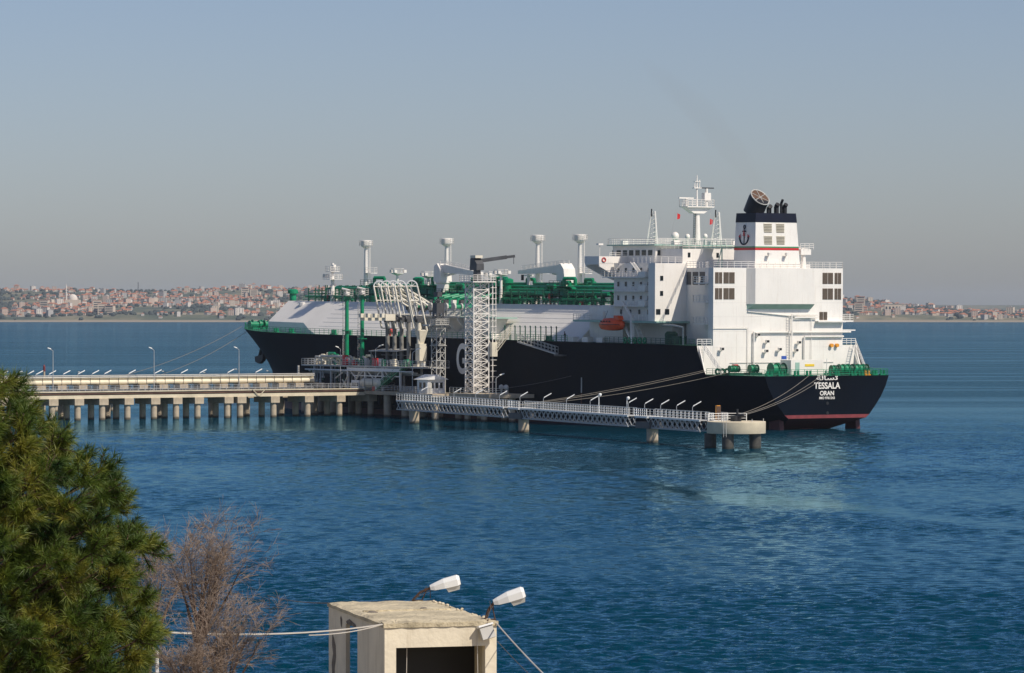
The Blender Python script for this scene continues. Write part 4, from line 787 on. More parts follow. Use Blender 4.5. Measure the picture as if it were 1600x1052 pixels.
# green fire monitor towers
for X,Y,z0,zb,zt,lab in ((120.5,26,5.0,9.9,24.0,'green fire monitor tower with a white lower section, nearer the loading arms'),(126.8,26,9.9,11.5,23.8,'green fire monitor tower standing farther from the loading arms')):
    t=jthing('fire_monitor_tower',lab,'tower',*mp(X,Y),z0)
    MB().lathe([(.5,0),(.45,zb-z0)],n=12).build('base_section',cream,t,smooth=40); MB().lathe([(.42,zb-z0),(.36,zt-z0)],n=12).build('shaft',green,t,smooth=40)
    MB().ladder((.2,.75,.2),(.2,.75,zt-z0),(1,0,0),.5,.5,.04).build('ladder',lgrey,t)
    for k in range(5): MB().bar((.1,.4,zb-z0+1+k*2.4),(.1,.8,zb-z0+1+k*2.4),.06,4).build('ladder_bracket',green,t)
    MB().lathe([(1.3,zt-z0-.1),(1.3,zt-z0)],n=10).rail([(1.3*math.cos(a),1.3*math.sin(a),zt-z0) for a in [i*math.pi/4 for i in range(8)]],1.1,1,.05,close=True).build('platform',lgrey,t)
    MB().bar((0,0,zt-z0),(0,0,zt-z0+1),.2,6).bar((-.6,-.4,zt-z0+1),(.9,.6,zt-z0+1.4),.18,6).box(-.5,.4,-.4,.4,zt-z0+.1,zt-z0+.7).build('fire_monitor',white,t)
    MB().lathe([(1.0,(zb-z0)+5.2),(1.0,(zb-z0)+5.35)],n=10).build('rest_platform',green,t)
# loading arms
def frame_tube(a,b,sep,r,step=1.6):
    a,b,sep=V(a),V(b),V(sep); mb=MB(); mb.bar(a-sep,b-sep,r,6); mb.bar(a+sep,b+sep,r,6); k=int((b-a).length/step)
    for i in range(k+1): c=a.lerp(b,i/k); mb.bar(c-sep,c+sep,r*.6,5)
    return mb
armwhite=M('ivory_paint',(.82,.77,.66),.45,var=.08,streak=.2,dirt=(.4,.32,.22))
riserm=M('weathered_riser_steel',(.24,.23,.21),.5,var=.4,scale=1,streak=.4,dirt=(.08,.07,.06))
def loading_arm(X,label,parked=False):
    t=jthing('marine_loader',label,'loader',*mp(X,23),9.9,'white marine loading arms')
    MB().box(-.8,.8,-.8,.8,0,.4).lathe([(.42,.4),(.42,8.6)],n=10).build('riser',riserm if not parked else cream,t,smooth=40)
    MB().bar((0,-.9,9.4),(0,.9,9.4),.55,10).box(-.5,.5,-.6,.6,8.6,9.9).build('trunnion',dgrey,t)
    ap=V((0,1.9 if not parked else 1.6,15.6)); pv=V((0,.1,7.4) if not parked else (0,-.6,7.0))
    frame_tube(pv,ap,(.56,.92,0),.21,2.4).build('inboard_arm',armwhite,t); MB().bar(pv+V((.5,0,0)),ap+V((.5,0,0)),.12,6).build('product_line',lampwhite,t)
    ax_=V((.52,.854,0)); sw=MB().ring(ap,ax_,(0,0,1),1.08,.14,14,5,.5)
    for k in range(1,4): a=k*math.pi/4; sw.bar(ap,ap+(ax_*math.cos(a)+V((0,0,math.sin(a))))*1.0,.06,4)
    sw.build('sheave',lampwhite,t)
    if not parked:
        tip=V((-.6,-4.6,11.9)); frame_tube(ap,tip,(.1,.3,.55),.19).build('outboard_arm',armwhite,t)
        MB().bar(ap+V((0,0,1.1)),tip+V((0,0,.7)),.04,4).bar(ap-V((0,0,1.1)),tip-V((0,0,.7)),.04,4).build('balance_cable',dgrey,t)
        MB().path([tip,tip+V((0,-.5,-.8)),tip+V((0,.2,-1.2))],.35,7).box(tip.x-.6,tip.x+.6,tip.y-.7,tip.y+.5,tip.z-.9,tip.z-.2).build('coupler',dgrey,t)
        MB().beam((0,0,9.2),(0,4.2,9.5),.35,.5).build('tail_beam',dgrey,t); MB().box(-.75,.75,3.4,5.6,8.9,10.2).box(-.5,.5,5.6,6.3,9.5,10.3).build('counterweight',cream,t)
    else:
        frame_tube(ap+V((.8,.1,0)),V((.8,-.6,7.4)),(.1,.35,.1),.15).build('outboard_arm',armwhite,t)
        MB().hexa([(-.4,-.9,4.4),(.4,-.9,4.4),(.4,-.1,4.4),(-.4,-.1,4.4)],[(-.9,-1.5,7.0),(.9,-1.5,7.0),(.9,.4,7.0),(-.9,.4,7.0)]).build('fork',cream,t)
        MB().box(-.8,.8,-1.3,.3,1.0,4.4).build('counterweight',cream,t)
for X,l in ((115.4,'folded white loading arm standing outermost, towards the bow'),(112.6,'second white loading arm counted from the bow side'),(109.8,'middle white loading arm of the five'),(107.0,'white loading arm just next to the parked one with the big counterweight')): loading_arm(X,l)
loading_arm(103.0,'parked white loading arm with a big cream counterweight hanging low',True)
# lattice towers
def lattice(w_x,w_y,z0,z1,nb,r,rb,X=True):
    mb=MB(); cs_=[(-w_x/2,-w_y/2),(w_x/2,-w_y/2),(w_x/2,w_y/2),(-w_x/2,w_y/2)]
    for x,y in cs_: mb.bar((x,y,z0),(x,y,z1),r,4)
    for k in range(nb):
        a=z0+(z1-z0)*k/nb; b=z0+(z1-z0)*(k+1)/nb
        for i in range(4):
            p,q=cs_[i],cs_[(i+1)%4]; mb.bar((*p,b),(*q,b),rb*1.25,4,cap=False); mb.bar((*p,a),(*q,b),rb,4,cap=False)
            if X: mb.bar((*q,a),(*p,b),rb,4,cap=False)
    return mb
gt=jthing('gangway_tower','tall white lattice gangway tower with a small crane on top','tower',80.6,23.1,5.2)
lattice(3.0,3.3,0,21,14,.15,.08).build('lattice',white,gt)
lattice(1.1,1.1,0,20,12,.09,.05).build('inner_mast',white,gt)
MB().bar((-1.9,-2.3,0),(-1.9,-2.3,21),.11,5).bar((-1.9,-3.0,8),(-1.9,-3.0,21),.08,5).build('guide_rail',white,gt)
for k in range(18): MB().box(-2.05,-1.75,-3.1,-1.85,2+k*1.05,2.1+k*1.05).build('guide_cleat',white,gt)
MB().box(-2.6,2.4,-2.6,2.4,20.9,21.1).rail([(-2.6,-2.6,21.1),(2.4,-2.6,21.1),(2.4,2.4,21.1),(-2.6,2.4,21.1)],1.2,1.1,.06,close=True).build('top_platform',white,gt)
MB().lathe([(.8,21.1),(.7,23.2)],0,0,10).prism([(-1.2,23.2),(1.4,23.2),(1.2,25.4),(.2,25.8),(-1.2,24.4)],'y',-.8,.8).build('crane_body',dgrey,gt)
cb_=MB(); cb_.beam((0,0,24.9),(-1.5,-5.6,25.7),.6,.7).beam((-1.5,-5.6,25.7),(-1.9,-7.2,25.9),.4,.5).bar((-1.85,-7.0,25.8),(-1.85,-7.0,24.4),.06,4); cb_.build('crane_boom',dgrey,gt)
MB().box(-.9,1.0,-.7,.9,25.5,26.0).build('crane_winch',cream,gt)
gl=V((-2.0,-2.6,7.8)); gh=shipw((77.0,17.9,17.2)); gh=Matrix.Rotation(-RZ,4,'Z')@(gh-J(80.6,23.1,5.2))
lift=MB().box(-2.5,-1.2,-3.0,-1.8,6.9,9.6).beam((-2.2,-2.4,8.2),(-.2,-2,10.6),.2,.2); lift.build('gangway_carriage',cream,gt)
gw=MB(); gw.beam(gl,gh,1.0,.18); gw.rail([gl+V((.5,0,0)),gh+V((.5,0,0))],1.1,1.0,.06); gw.rail([gl-V((.5,0,0)),gh-V((.5,0,0))],1.1,1.0,.06); gw.bar(gl-V((0,0,.7)),gh-V((0,0,.4)),.09,5); gw.build('gangway',cream,gt)
t2=jthing('small_lattice_tower','slim grey lattice tower with machinery on top between hut and loading arms','tower',93.6,24,5.0)
lattice(1.9,1.9,0,14,9,.11,.06,False).build('lattice',lgrey,t2); MB().box(-1.5,1.5,-1.5,1.5,13.0,13.15).rail([(-1.5,-1.5,13.1),(1.5,-1.5,13.1),(1.5,1.5,13.1),(-1.5,1.5,13.1)],1.1,1,.05,close=True).box(-.2,2.2,1.5,2.2,12.8,13.1).build('platform',lgrey,t2)
lattice(1.5,1.5,14,18,4,.1,.06).build('upper_frame',dgrey,t2); MB().box(-.8,.7,-.9,.8,15.2,17.2).bar((0,0,17),(0,0,19.4),.25,6).box(-.6,.9,-.5,.5,18.4,19.3).build('machinery',dgrey,t2)
MB().box(-1.2,1.2,-1.2,1.2,9.0,9.12).build('rest_platform',lgrey,t2)
# tower dolphin platform
dp=jthing('breasting_dolphin','low concrete breasting dolphin carrying the gangway tower','dolphin',79,23)
MB().prism([(-13,-3.6),(4.8,-3.6),(4.8,4.4),(-10,4.4),(-13,2)],'z',4.5,5.19).build('cap',concrete,dp); MB().box(-13,4.8,4.4,4.7,3.4,4.4).build('fender_beam',brownpipe,dp)
for x,y in ((-11,0),(-5,2.5),(1,2.5),(4,-2),(-5,-2)): place(pile_m,'pile',dp,(x,y,0),(0,0,x),(1.0,1.0,1.55))
MB().rail([(4.7,4.3,5.19),(-10,4.3,5.19),(-12.8,2,5.19)],1.1,1.3,.05).build('railing',lgrey,dp)
for x in (-11.3,-9.6): MB().bar((x,1.5,5.2),(x,1.5,6.2),.15,6).ball((x,1.5,6.5),.5,10,6).build('mooring_bollard',lgrey,dp)
# street lamps on the platform
for X,Y,z,h,lab in ((116.4,25.0,5.0,8.8,'grey lamp post with a bent arm in front of the loading arms'),(93.3,29.9,5.0,8.3,'tall grey lamp post with a bent arm beside the white hut'),(67.2,27,5.19,3.6,'short grey lamp post beside the gangway tower dolphin')):
    t=jthing('street_lamp',lab,'street lamp',X,Y,z); MB().bar((0,0,0),(0,0,h-.6),.08,6).bar((0,0,h-.6),(0,-.9,h),.06,5).build('post',galv,t); MB().hexa([(-.16,-.8,h-.08),(.16,-.8,h-.08),(.16,-1.75,h+.2),(-.16,-1.75,h+.2)][::-1],[(-.14,-.8,h+.12),(.14,-.8,h+.12),(.12,-1.75,h+.36),(-.12,-1.75,h+.36)][::-1]).build('lamp_head',lampwhite,t)
# hut
hu=jthing('white_hut','small white gable roofed hut with arched windows at the start of the walkway','hut',90.2,27.6,5.0)
MB().box(-2,2,-1.9,1.9,0,2.7).build('wall',lampwhite,hu); MB().prism([(-2.5,2.65),(2.5,2.65),(0,3.6)],'x',-2.5,2.5).build('roof',lampwhite,hu)
for k in range(3): MB().box(-2.05,-1.98,-1.4+k*1.0,-.8+k*1.0,1.0,2.1).build('window',glass,hu)
for k in range(2): MB().box(-1.2+k*1.5,-.4+k*1.5,1.88,1.95,.9,2.1).build('window',glass,hu)
MB().box(-2.06,-1.98,.8+.2,1.75,0,2.0).build('door',lgrey,hu)

# ------------------------------------------------------------------ truss walkway to the mooring dolphin
WA,WB=V((-20.3,726,0)),V((29.6,594,0)); WD=(WB-WA); WL=WD.length; WRZ=math.atan2(WD.y,WD.x)
def wpt(t,z=0): p=WA+WD*t; return (p.x,p.y,z)
def truss(t0,t1,label):
    L=WL*(t1-t0); t=thing('truss_walkway',label,'walkway',wpt(t0),WRZ,'truss spans of the stern walkway')
    MB().box(0,L,-.8,.8,3.95,4.1).build('deck',lgrey,t); MB().beam((0,-.8,4.0),(L,-.8,4.0),.18,.28).beam((0,.8,4.0),(L,.8,4.0),.18,.28).build('edge_beam',lampwhite,t)
    MB().rail([(0,-.75,4.1),(L,-.75,4.1)],1.2,1.5,.04).rail([(0,.75,4.1),(L,.75,4.1)],1.2,1.5,.04).build('railing',lampwhite,t)
    mb=MB(); 
    for y in (-.75,.75): mb.bar((0,y,2.35),(L,y,2.35),.12,6)
    mb.build('bottom_chord',galv,t)
    n=max(4,round(L/2.0)); dg=MB().bar((0,0,3.9),(L/n,0,2.35),.10,5).mesh('diagonal',galv); dg2=MB().bar((0,0,2.35),(L/n,0,3.9),.075,5).mesh('diagonal',galv)
    for k in range(n):
        for y in (-.75,.75): place(dg,'diagonal',t,(L*k/n,y,0)); place(dg2,'diagonal',t,(L*k/n,y,0))
    return t
truss(-.01,.392,'grey steel truss walkway span starting at the white hut'); truss(.436,.792,'grey steel truss walkway span in the middle of the stern walkway'); truss(.845,.996,'grey steel truss walkway span ending at the round mooring dolphin')
for t,lab,z1 in ((.045,'round concrete walkway pier nearest the white hut',2.2),(.447,'round concrete walkway pier under the middle span start',2.2),(.85,'round concrete walkway pier closest to the round dolphin',2.2)):
    o=thing('walkway_pier',lab,'pier',wpt(t),WRZ,'round piers under the stern walkway')
    MB().lathe([(.92,-4),(.92,z1)],n=18).build('pile',concrete,o,smooth=40)
    if t>.1: MB().box(-4.4,1.4,-1.1,1.3,2.22,3.2).build('shaded_pier_head',dgrey,o); MB().box(-4.0,1.0,-1.4,1.4,3.85,4.15).rail([(-4,-1.4,4.15),(1,-1.4,4.15)],1.2,.8,.06).build('pier_landing',lampwhite,o)  # pier head coloured dark for the shadow it stands in
for i,t in enumerate((.077,.204,.284,.369,.44,.519,.594,.669,.785,.833,.879,.924,.968)):
    near=['nearest the white hut','second along the stern walkway from the hut','third along the stern walkway from the hut','fourth along the stern walkway from the hut','at the start of the middle truss span','second on the middle truss span','third on the middle truss span','fourth on the middle truss span','at the end of the middle truss span','at the start of the last truss span','second on the last truss span','third on the last truss span','last before the round mooring dolphin'][i]
    p=V(wpt(t,4.1))+V((-.3,.12,0)); tube_lamp(p,R(95),'slanted white tube lamp on the walkway railing, '+near,1.9,.75,1.35,'tube lamps along the stern walkway')
for t,h,lab in ((.70,2.9,'thin white post with a round top on the middle walkway span'),(.785,2.6,'taller white lamp post at the end of the middle walkway span')):
    p=V(wpt(t,4.1))+V((-.5,.3,0)); o=thing('walkway_post',lab,'post',p,R(95)); MB().bar((0,0,0),(0,0,h),.07,6).build('post',lampwhite,o); MB().ball((0,-.2,h+.1),.28,8,5).build('lamp_head',lampwhite,o)
# round mooring dolphin
md=thing('mooring_dolphin','round pale concrete mooring dolphin on three dark piles near the stern','dolphin',(33.9,589,0),WRZ)
MB().lathe([(4.42,2.25),(4.45,2.3),(4.45,4.0),(4.38,4.06)],n=48).build('cap',concpale,md,smooth=40)
dpm=MB().lathe([(.9,-4),(.9,2.25)],n=18).mesh('pile',M('dark_pile_concrete',(.075,.07,.06),.7,var=.4,scale=1.2,wet=True),smooth=40)  # piles darker than the cap, darkest near the waterline
for px,d in ((1110,589.5),(1137.5,586.0),(1180,587.5)):
    x=(px-800)/6089.7*d; v=V((x-33.9,d-589,0)); v.rotate(Matrix.Rotation(-WRZ,3,'Z')); place(dpm,'pile',md,v)
lv_=V((-1.86,-4.15,0)); lv_.rotate(Matrix.Rotation(-WRZ,3,'Z')); sd_=V((1,-.3,0)); sd_.rotate(Matrix.Rotation(-WRZ,3,'Z'))
MB().ladder(lv_*1.05+V((0,0,1.8)),lv_*1.05+V((0,0,4.9)),sd_,.42,.3,.035).build('ladder',lgrey,md)
hk=MB(); 
for a in (-.35,0,.35): hk.box(-.35+a*2,.1+a*2,-.5,.5,4.06,4.9).bar((a*2,0,4.7),(a*2+.9,.5,5.0),.2,6)
hk.bar((-.3,.3,4.8),(-.3,.3,5.9),.2,6); hk.build('quick_release_hook',black,md)
MB().rail([(4.3*math.cos(a),4.3*math.sin(a),4.06) for a in [math.pi*(.75+i*.11) for i in range(6)]],1.1,1.4,.06).build('railing',lampwhite,md)
for a in (0.2,1.1,5.3,4.4): MB().bar((4.1*math.cos(a),4.1*math.sin(a),4.06),(4.1*math.cos(a),4.1*math.sin(a),4.5),.06,5).build('stud',lgrey,md)
og=thing('orange_locker','narrow orange and yellow locker at the walkway end','locker',(31.4,595.6,4.1),WRZ); MB().box(-.1,.35,-.3,.35,0,2.2).build('body',amber,og); MB().box(.36,.5,-.3,.35,0,2.1).build('door',rust,og)
MB().box(-1.6,1.2,-1.2,1.2,-.14,0).rail([(-1.6,-1.2,0),(1.2,-1.2,0)],1.1,.8,.06).rail([(-1.6,1.2,0),(1.2,1.2,0)],1.1,.8,.06).build('base_landing',lampwhite,og)
# hidden forward dolphins that hold the bow lines
BD=[]
for i,(px,d,lab) in enumerate(((86,802,'small concrete mooring dolphin behind the pipelines, the farther from the ship'),(176,806,'small concrete mooring dolphin behind the pipelines, the nearer to the ship'))):
    x=(px-800)/6089.7*d; o=thing('bow_line_dolphin',lab,'dolphin',(x,d,0)); MB().lathe([(2.2,2.6),(2.2,4.4)],n=16).build('cap',concrete,o); place(pile_m,'pile',o); MB().bar((0,0,4.4),(0,0,5.4),.3,8).bar((-.3,0,5.3),(.3,0,5.3),.2,6).build('bollard',black,o); BD.append(V((x,d,5.2)))

# ------------------------------------------------------------------ mooring lines
def line(a,b,sag,r,name,label,mat=None,group=None,n=16,cat='rope'):
    a,b=V(a),V(b); c=(a+b)/2; pts=[a.lerp(b,i/n)-V((0,0,4*sag*(i/n)*(1-i/n)))-c for i in range(n+1)]
    o=MB().path(pts,r,5).build(name,mat or rope); o.location=c; return tag(o,label,cat,group)
hook=V((34.2,589.4,4.9))
for (y,dx,lab) in ((3.4,-.5,'upper of the three stern mooring ropes running to the round dolphin'),(.6,0,'middle of the three stern mooring ropes running to the round dolphin'),(-.6,.5,'lower of the three stern mooring ropes running to the round dolphin')):
    line(hook+V((dx,.2,0)),shipw((.3,y,10.7)),.9,.042,'mooring_rope',lab,group='stern mooring ropes')
ph=V(wpt(.437,4.6))
line(ph,shipw((12.2,17.4,11.0)),.5,.048,'mooring_rope','upper rope from the middle walkway pier to the ship side near the stern',group='spring mooring ropes'); line(ph+V((.4,.3,0)),shipw((8.4,15.6,10.8)),.7,.042,'mooring_rope','lower rope from the middle walkway pier to the ship side near the stern',group='spring mooring ropes')
line(ph+V((-.3,.3,0)),shipw((12.6,17.4,11.2)),.35,.04,'mooring_rope','thin rope lying just above its neighbour towards the poop break',group='spring mooring ropes')
line(J(68.5,24.5,6.3),shipw((56,17.6,9.2)),.2,.06,'mooring_rope','dark thin rope from the tower dolphin to the dark hull',darkcable)
for i,b in enumerate(BD): line(b,shipw((213.5,4.3-i*3,16.4)),2.2 if i else 2.6,.045,'mooring_rope',('long bow rope reaching farthest along the pipelines','long bow rope ending closer to the ship')[i],group='bow mooring ropes',n=24)

# ------------------------------------------------------------------ crew member at the rail
def person(loc,rz,label):
    o=thing('person',label,'person',loc,rz)
    vs=[(0,0,.95),(0,.02,1.2),(0,.05,1.42),(0,.09,1.52),(0,.13,1.66),(.1,0,.9),(.12,.02,.5),(.12,0,.06),(.12,.16,.03),(-.1,0,.9),(-.12,.04,.5),(-.13,0,.06),(-.13,.16,.03),(.2,.04,1.4),(.27,.12,1.15),(.2,.36,1.08),(-.2,.04,1.4),(-.27,.12,1.15),(-.2,.36,1.08)]
    es=[(0,1),(1,2),(2,3),(3,4),(0,5),(5,6),(6,7),(7,8),(0,9),(9,10),(10,11),(11,12),(2,13),(13,14),(14,15),(2,16),(16,17),(17,18)]
    rr=[.16,.15,.16,.06,.09,.1,.07,.05,.04,.1,.07,.05,.04,.08,.055,.04,.08,.055,.04]
    me=bpy.data.meshes.new('body'); me.from_pydata(vs,es,[]); b=bpy.data.objects.new('body',me); COL.objects.link(b); b.parent=o; me.materials.append(cloth)
    b.modifiers.new('s','SKIN'); b.modifiers.new('d','SUBSURF').levels=1
    for i,v in enumerate(me.skin_vertices[0].data): v.radius=(rr[i],rr[i]); v.use_root=(i==0)
    MB().ball((0,.13,1.72),.115,10,7,1.2).build('head',skin,o,smooth=60); MB().ball((0,.11,1.77),.125,10,6,.9).build('hair',black,o,smooth=60)
    return o
person(shipw((59.6,16.7,15.5)),RZ,'person in dark brown clothes leaning at the ship deck rail')

# ------------------------------------------------------------------ concrete shelter in the foreground
SZ=14.0; N0=V((-2.78,85,0)); u=V((.957,.29,0)); v=V((-.236,.972,0)); GZ=10.6; Wd,Ln=2.55,6.4; SRZ=math.atan2(u.y,u.x)
sh=thing('concrete_shelter','weathered flat roofed concrete shelter with a dark open front','shelter',(N0.x,N0.y,GZ),0)
def P(a,b,z): q=u*a+v*b; return (q.x,q.y,z-GZ)
def wall(name,a0,a1,b0,b1,z0,z1,mat=plaster,e=0):
    return MB().hexa([P(a0,b0,z0),P(a1,b0,z0),P(a1,b1,z0),P(a0,b1,z0)],[P(a0,b0,z1),P(a1,b0,z1),P(a1,b1,z1),P(a0,b1,z1)]).build(name,mat,sh)
T=.10; RB=SZ-.10
wall('front_post',0,.26,0,.3,GZ,SZ-.54); wall('front_post',Wd-.26,Wd,0,.3,GZ,SZ-.54); wall('front_lintel',0,Wd,0,.3,SZ-.54,RB)
wall('side_wall',0,T,.3,3.0,GZ,RB); wall('side_wall',0,T,4.35,Ln,GZ,RB); wall('side_wall',0,T,3.0,4.35,SZ-.34,RB)
wall('far_side_wall',Wd-T,Wd,.3,Ln,GZ,RB); wall('back_wall',1.25,Wd-T,Ln-T,Ln,GZ,RB); wall('back_lintel',T,1.25,Ln-T,Ln,SZ-.30,RB)
# uneven roof screed
rn=MB(); na,nb=18,30; vs=[]
for j in range(nb+1):
    for i in range(na+1):
        a=-.03+(Wd+.06)*i/na; b=-.03+(Ln+.06)*j/nb; e=min(i,na-i,j,nb-j)
        z=SZ+.025*noise.noise(V((a*2.3,b*1.7,4)))+(.035*max(0,noise.noise(V((a*7,b*7,9)))) )-(.03 if e==0 else 0)+(.03 if b<.35 else 0)
        if e==0: a+=.03*noise.noise(V((a*6,b*6,1))); b+=.03*noise.noise(V((a*6,b*6,7)))
        vs.append(P(a,b,z))
nn=na+1; rn.add(vs,[(j*nn+i,j*nn+i+1,(j+1)*nn+i+1,(j+1)*nn+i) for j in range(nb) for i in range(na)])
ring_=[i for i in range(na+1)]+[j*nn+na for j in range(1,nb+1)]+[nb*nn+i for i in range(na-1,-1,-1)]+[j*nn for j in range(nb-1,0,-1)]
o_=len(rn.v); rn.v.extend((rn.v[i][0],rn.v[i][1],RB-GZ+.002) for i in ring_); 
for k in range(len(ring_)): rn.f.append((ring_[k],o_+k,o_+(k+1)%len(ring_),ring_[(k+1)%len(ring_)])); rn.mi.append(0)
rn.build('roof_screed',roofplaster,sh)
rr_=random.Random(9)
for k in range(26):
    b=rr_.uniform(.1,Ln-.1) if k<16 else rr_.uniform(0,.3); a=(Wd-.05+rr_.uniform(-.12,.02)) if k<16 else rr_.uniform(.2,Wd)
    s=rr_.uniform(.02,.055); c=P(a,b,SZ+.02); MB().ball(c,s,6,4,.7).build('roof_rubble',concpale if k%3 else roofplaster,sh)
for a,b,s in ((.35,3.0,.13),(1.75,3.9,.09)): MB().ball(P(a,b,SZ+.0),s,8,5,.35).build('roof_stone',patch,sh)
wall('roof_crack_ridge',.2,Wd-.3,3.3,3.38,SZ-.01,SZ+.035,roofplaster)
# missing plaster on the side wall
pg=[(b,z) for b,z in ((5.55,SZ-.95),(5.75,SZ-.78),(5.95,SZ-.7),(5.98,SZ-.95),(5.85,SZ-1.15),(6.02,SZ-1.4),(5.92,SZ-1.9),(5.6,SZ-2.0),(5.68,SZ-1.5),(5.5,SZ-1.2))]
MB().add([P(-.006,b,z) for b,z in pg],[tuple(range(len(pg)))]).build('plaster_scar',patch,sh)
pg=[(4.75,SZ-.28),(4.9,SZ-.2),(5.0,SZ-.26),(4.93,SZ-.42),(4.8,SZ-.48)]; MB().add([P(-.006,b,z) for b,z in pg],[tuple(range(len(pg)))]).build('plaster_scar',patch,sh)
pg=[(3.1,SZ-.34),(4.2,SZ-.34),(4.3,SZ-.28),(3.9,SZ-.2),(3.5,SZ-.24),(3.2,SZ-.27)]; MB().add([P(-.006,b,z) for b,z in pg],[tuple(range(len(pg)))]).build('plaster_scar',patch,sh)
wall('floor_slab',T,Wd-T,.3,Ln-T,GZ-.2,GZ+.1,concpale); wall('added_black_sheet',T+.01,Wd-T-.01,1.7,1.8,GZ+.1,RB-.01,black)  # black sheet added inside so the opening reads as deep shade
# two street-lamp heads on rusty brackets
def roof_lamp(px,py,d,ang,foot,label):
    x=(px-800)/6089.7*d; z=EYE-(py-485.04)/6089.7*d
    t=thing('roof_street_lamp',label,'street lamp',(x,d,z),0)
    def q(a,b,c=0): ca,sa=math.cos(ang),math.sin(ang); return (a*ca-b*sa, c, a*sa+b*ca)
    rows=[]
    for a,h0,h1,wd in ((0,-.06,.05,.06),(.10,-.09,.075,.10),(.34,-.10,.13,.15),(.66,-.10,.145,.155),(.72,-.085,.11,.13)):
        rows.append([q(a,h0,-wd),q(a,h0,wd),q(a,h0+(h1-h0)*.6,wd),q(a,h1,wd*.62),q(a,h1,-wd*.62),q(a,h0+(h1-h0)*.6,-wd)])
    mb=MB(); mb.add([p for r_ in rows for p in r_],[(j*6+i,j*6+(i+1)%6,(j+1)*6+(i+1)%6,(j+1)*6+i) for j in range(4) for i in range(6)]+[(5,4,3,2,1,0),tuple(range(24,30))]); mb.build('housing',lampwhite,t)
    b=[q(.36,-.102,-.13),q(.36,-.102,.13),q(.70,-.102,.12),q(.70,-.102,-.12)]; c=[q(.40,-.21,-.09),q(.40,-.21,.09),q(.67,-.20,.085),q(.67,-.20,-.085)]
    MB().hexa(c[::1],b[::1]).build('lamp_bowl',lampglass,t)
    MB().bar(q(.33,-.10,-.14),q(.33,-.10,.14),.012,5).bar(q(.715,-.09,-.12),q(.715,-.09,.12),.014,5).build('clasp',dgrey,t)
    f=V(foot)-V((x,d,z)); e=V(q(.02,-.01)); m_=f.lerp(e,.45)+V((-.02,0,.05))
    MB().path([f,m_,e],.032,7).bar(f+V((.22,0,0)),e.lerp(m_,.4),.014,5).bar(f,f+V((.24,0,.02)),.014,5).bar(e+V((-.02,0,-.02)),e+V((-.02,.02,-.26)),.01,4).build('bracket',rust,t)
    MB().path([f+V((-.05,-.02,.0)),m_+V((0,-.05,-.07)),e+V((-.03,-.04,-.08)),e],.008,4).path([f+V((.04,-.05,.02)),m_+V((.05,-.05,.02)),e+V((-.1,-.04,.03))],.008,4).build('wiring',darkcable,t)
    return t
fp=N0+u*(Wd-.5)+v*(Ln-.15); roof_lamp(672,918,fp.y-.1,R(13),(fp.x-.05,fp.y,SZ),'white street lamp head on a rusty bracket at the far roof edge of the shelter')
fp2=N0+u*(Wd-.2)+v*.25; roof_lamp(771,941,fp2.y,R(17),(fp2.x,fp2.y,SZ),'white street lamp head on a rusty bracket over the near roof corner of the shelter')
fl=thing('corner_floodlight','grey box floodlight hanging tilted below the near roof corner of the shelter','floodlight',N0+u*(Wd-.22)+V((0,-.16,SZ-.22)),0)
fb=MB().box(-.15,.15,-.06,.08,-.16,.14).build('body',lgrey,fl); fb.rotation_euler=(R(-14),R(-14),SRZ); fb2=MB().box(-.17,.17,-.10,.10,.12,.16).build('lid',lampwhite,fl); fb2.rotation_euler=(R(-14),R(-14),SRZ)
MB().bar((0,0,.1),(.02,.25,.24),.02,5).build('bracket',rust,fl)
# cables
def wxyz(px,py,d): return V(((px-800)/6089.7*d,d,EYE-(py-485.04)/6089.7*d))
C1=N0+V((-.05,0,SZ-.02)); C2=N0+u*Wd+V((0,-.03,SZ-.05))
line(wxyz(268,989,62),C1,.10,.016,'overhead_cable','thick pale cable from the pine tree to the shelter corner',cable,cat='cable'); line(wxyz(483,993,78),C1+V((-.06,0,-.02)),.05,.011,'overhead_cable','thin pale cable end joining the shelter corner from below',cable,cat='cable')
line(C2,wxyz(866,1070,75),.03,.017,'overhead_cable','pale cable sloping steeply away from the lamp corner of the shelter',cable,cat='cable'); line(C2+V((.02,.6,-.45)),wxyz(850,1075,78),.03,.009,'overhead_cable','thin dark cable under the sloping pale cable',darkcable,cat='cable')
line(wxyz(418,931,110),N0+v*Ln+V((0,0,SZ-.02)),.06,.012,'overhead_cable','thin dark cable crossing behind the bare shrub to the far shelter corner',darkcable,cat='cable')
line(N0+u*2.1+V((0,-.03,SZ-.1)),N0+u*2.16+V((0,-.03,GZ+.2)),0,.008,'hanging_cable','thin grey cable hanging down the shelter front',cable,n=3,cat='cable'); line(N0+u*.5+V((0,.2,SZ-.56)),N0+u*.46+V((0,.2,GZ+.3)),0,.008,'hanging_cable','thin grey cable hanging inside the dark shelter opening',cable,n=3,cat='cable')
pp=wxyz(245,1020,58); wp=thing('white_pole','thin white pole standing under the pine tree','pole',(pp.x,pp.y,slope_h(pp.x,pp.y)-.1)); MB().bar((0,0,0),(0,0,pp.z-slope_h(pp.x,pp.y)+.1),.03,8).build('post',lampwhite,wp); MB().ball((0,0,pp.z-slope_h(pp.x,pp.y)+.1),.035,8,5).build('finial',lampwhite,wp)

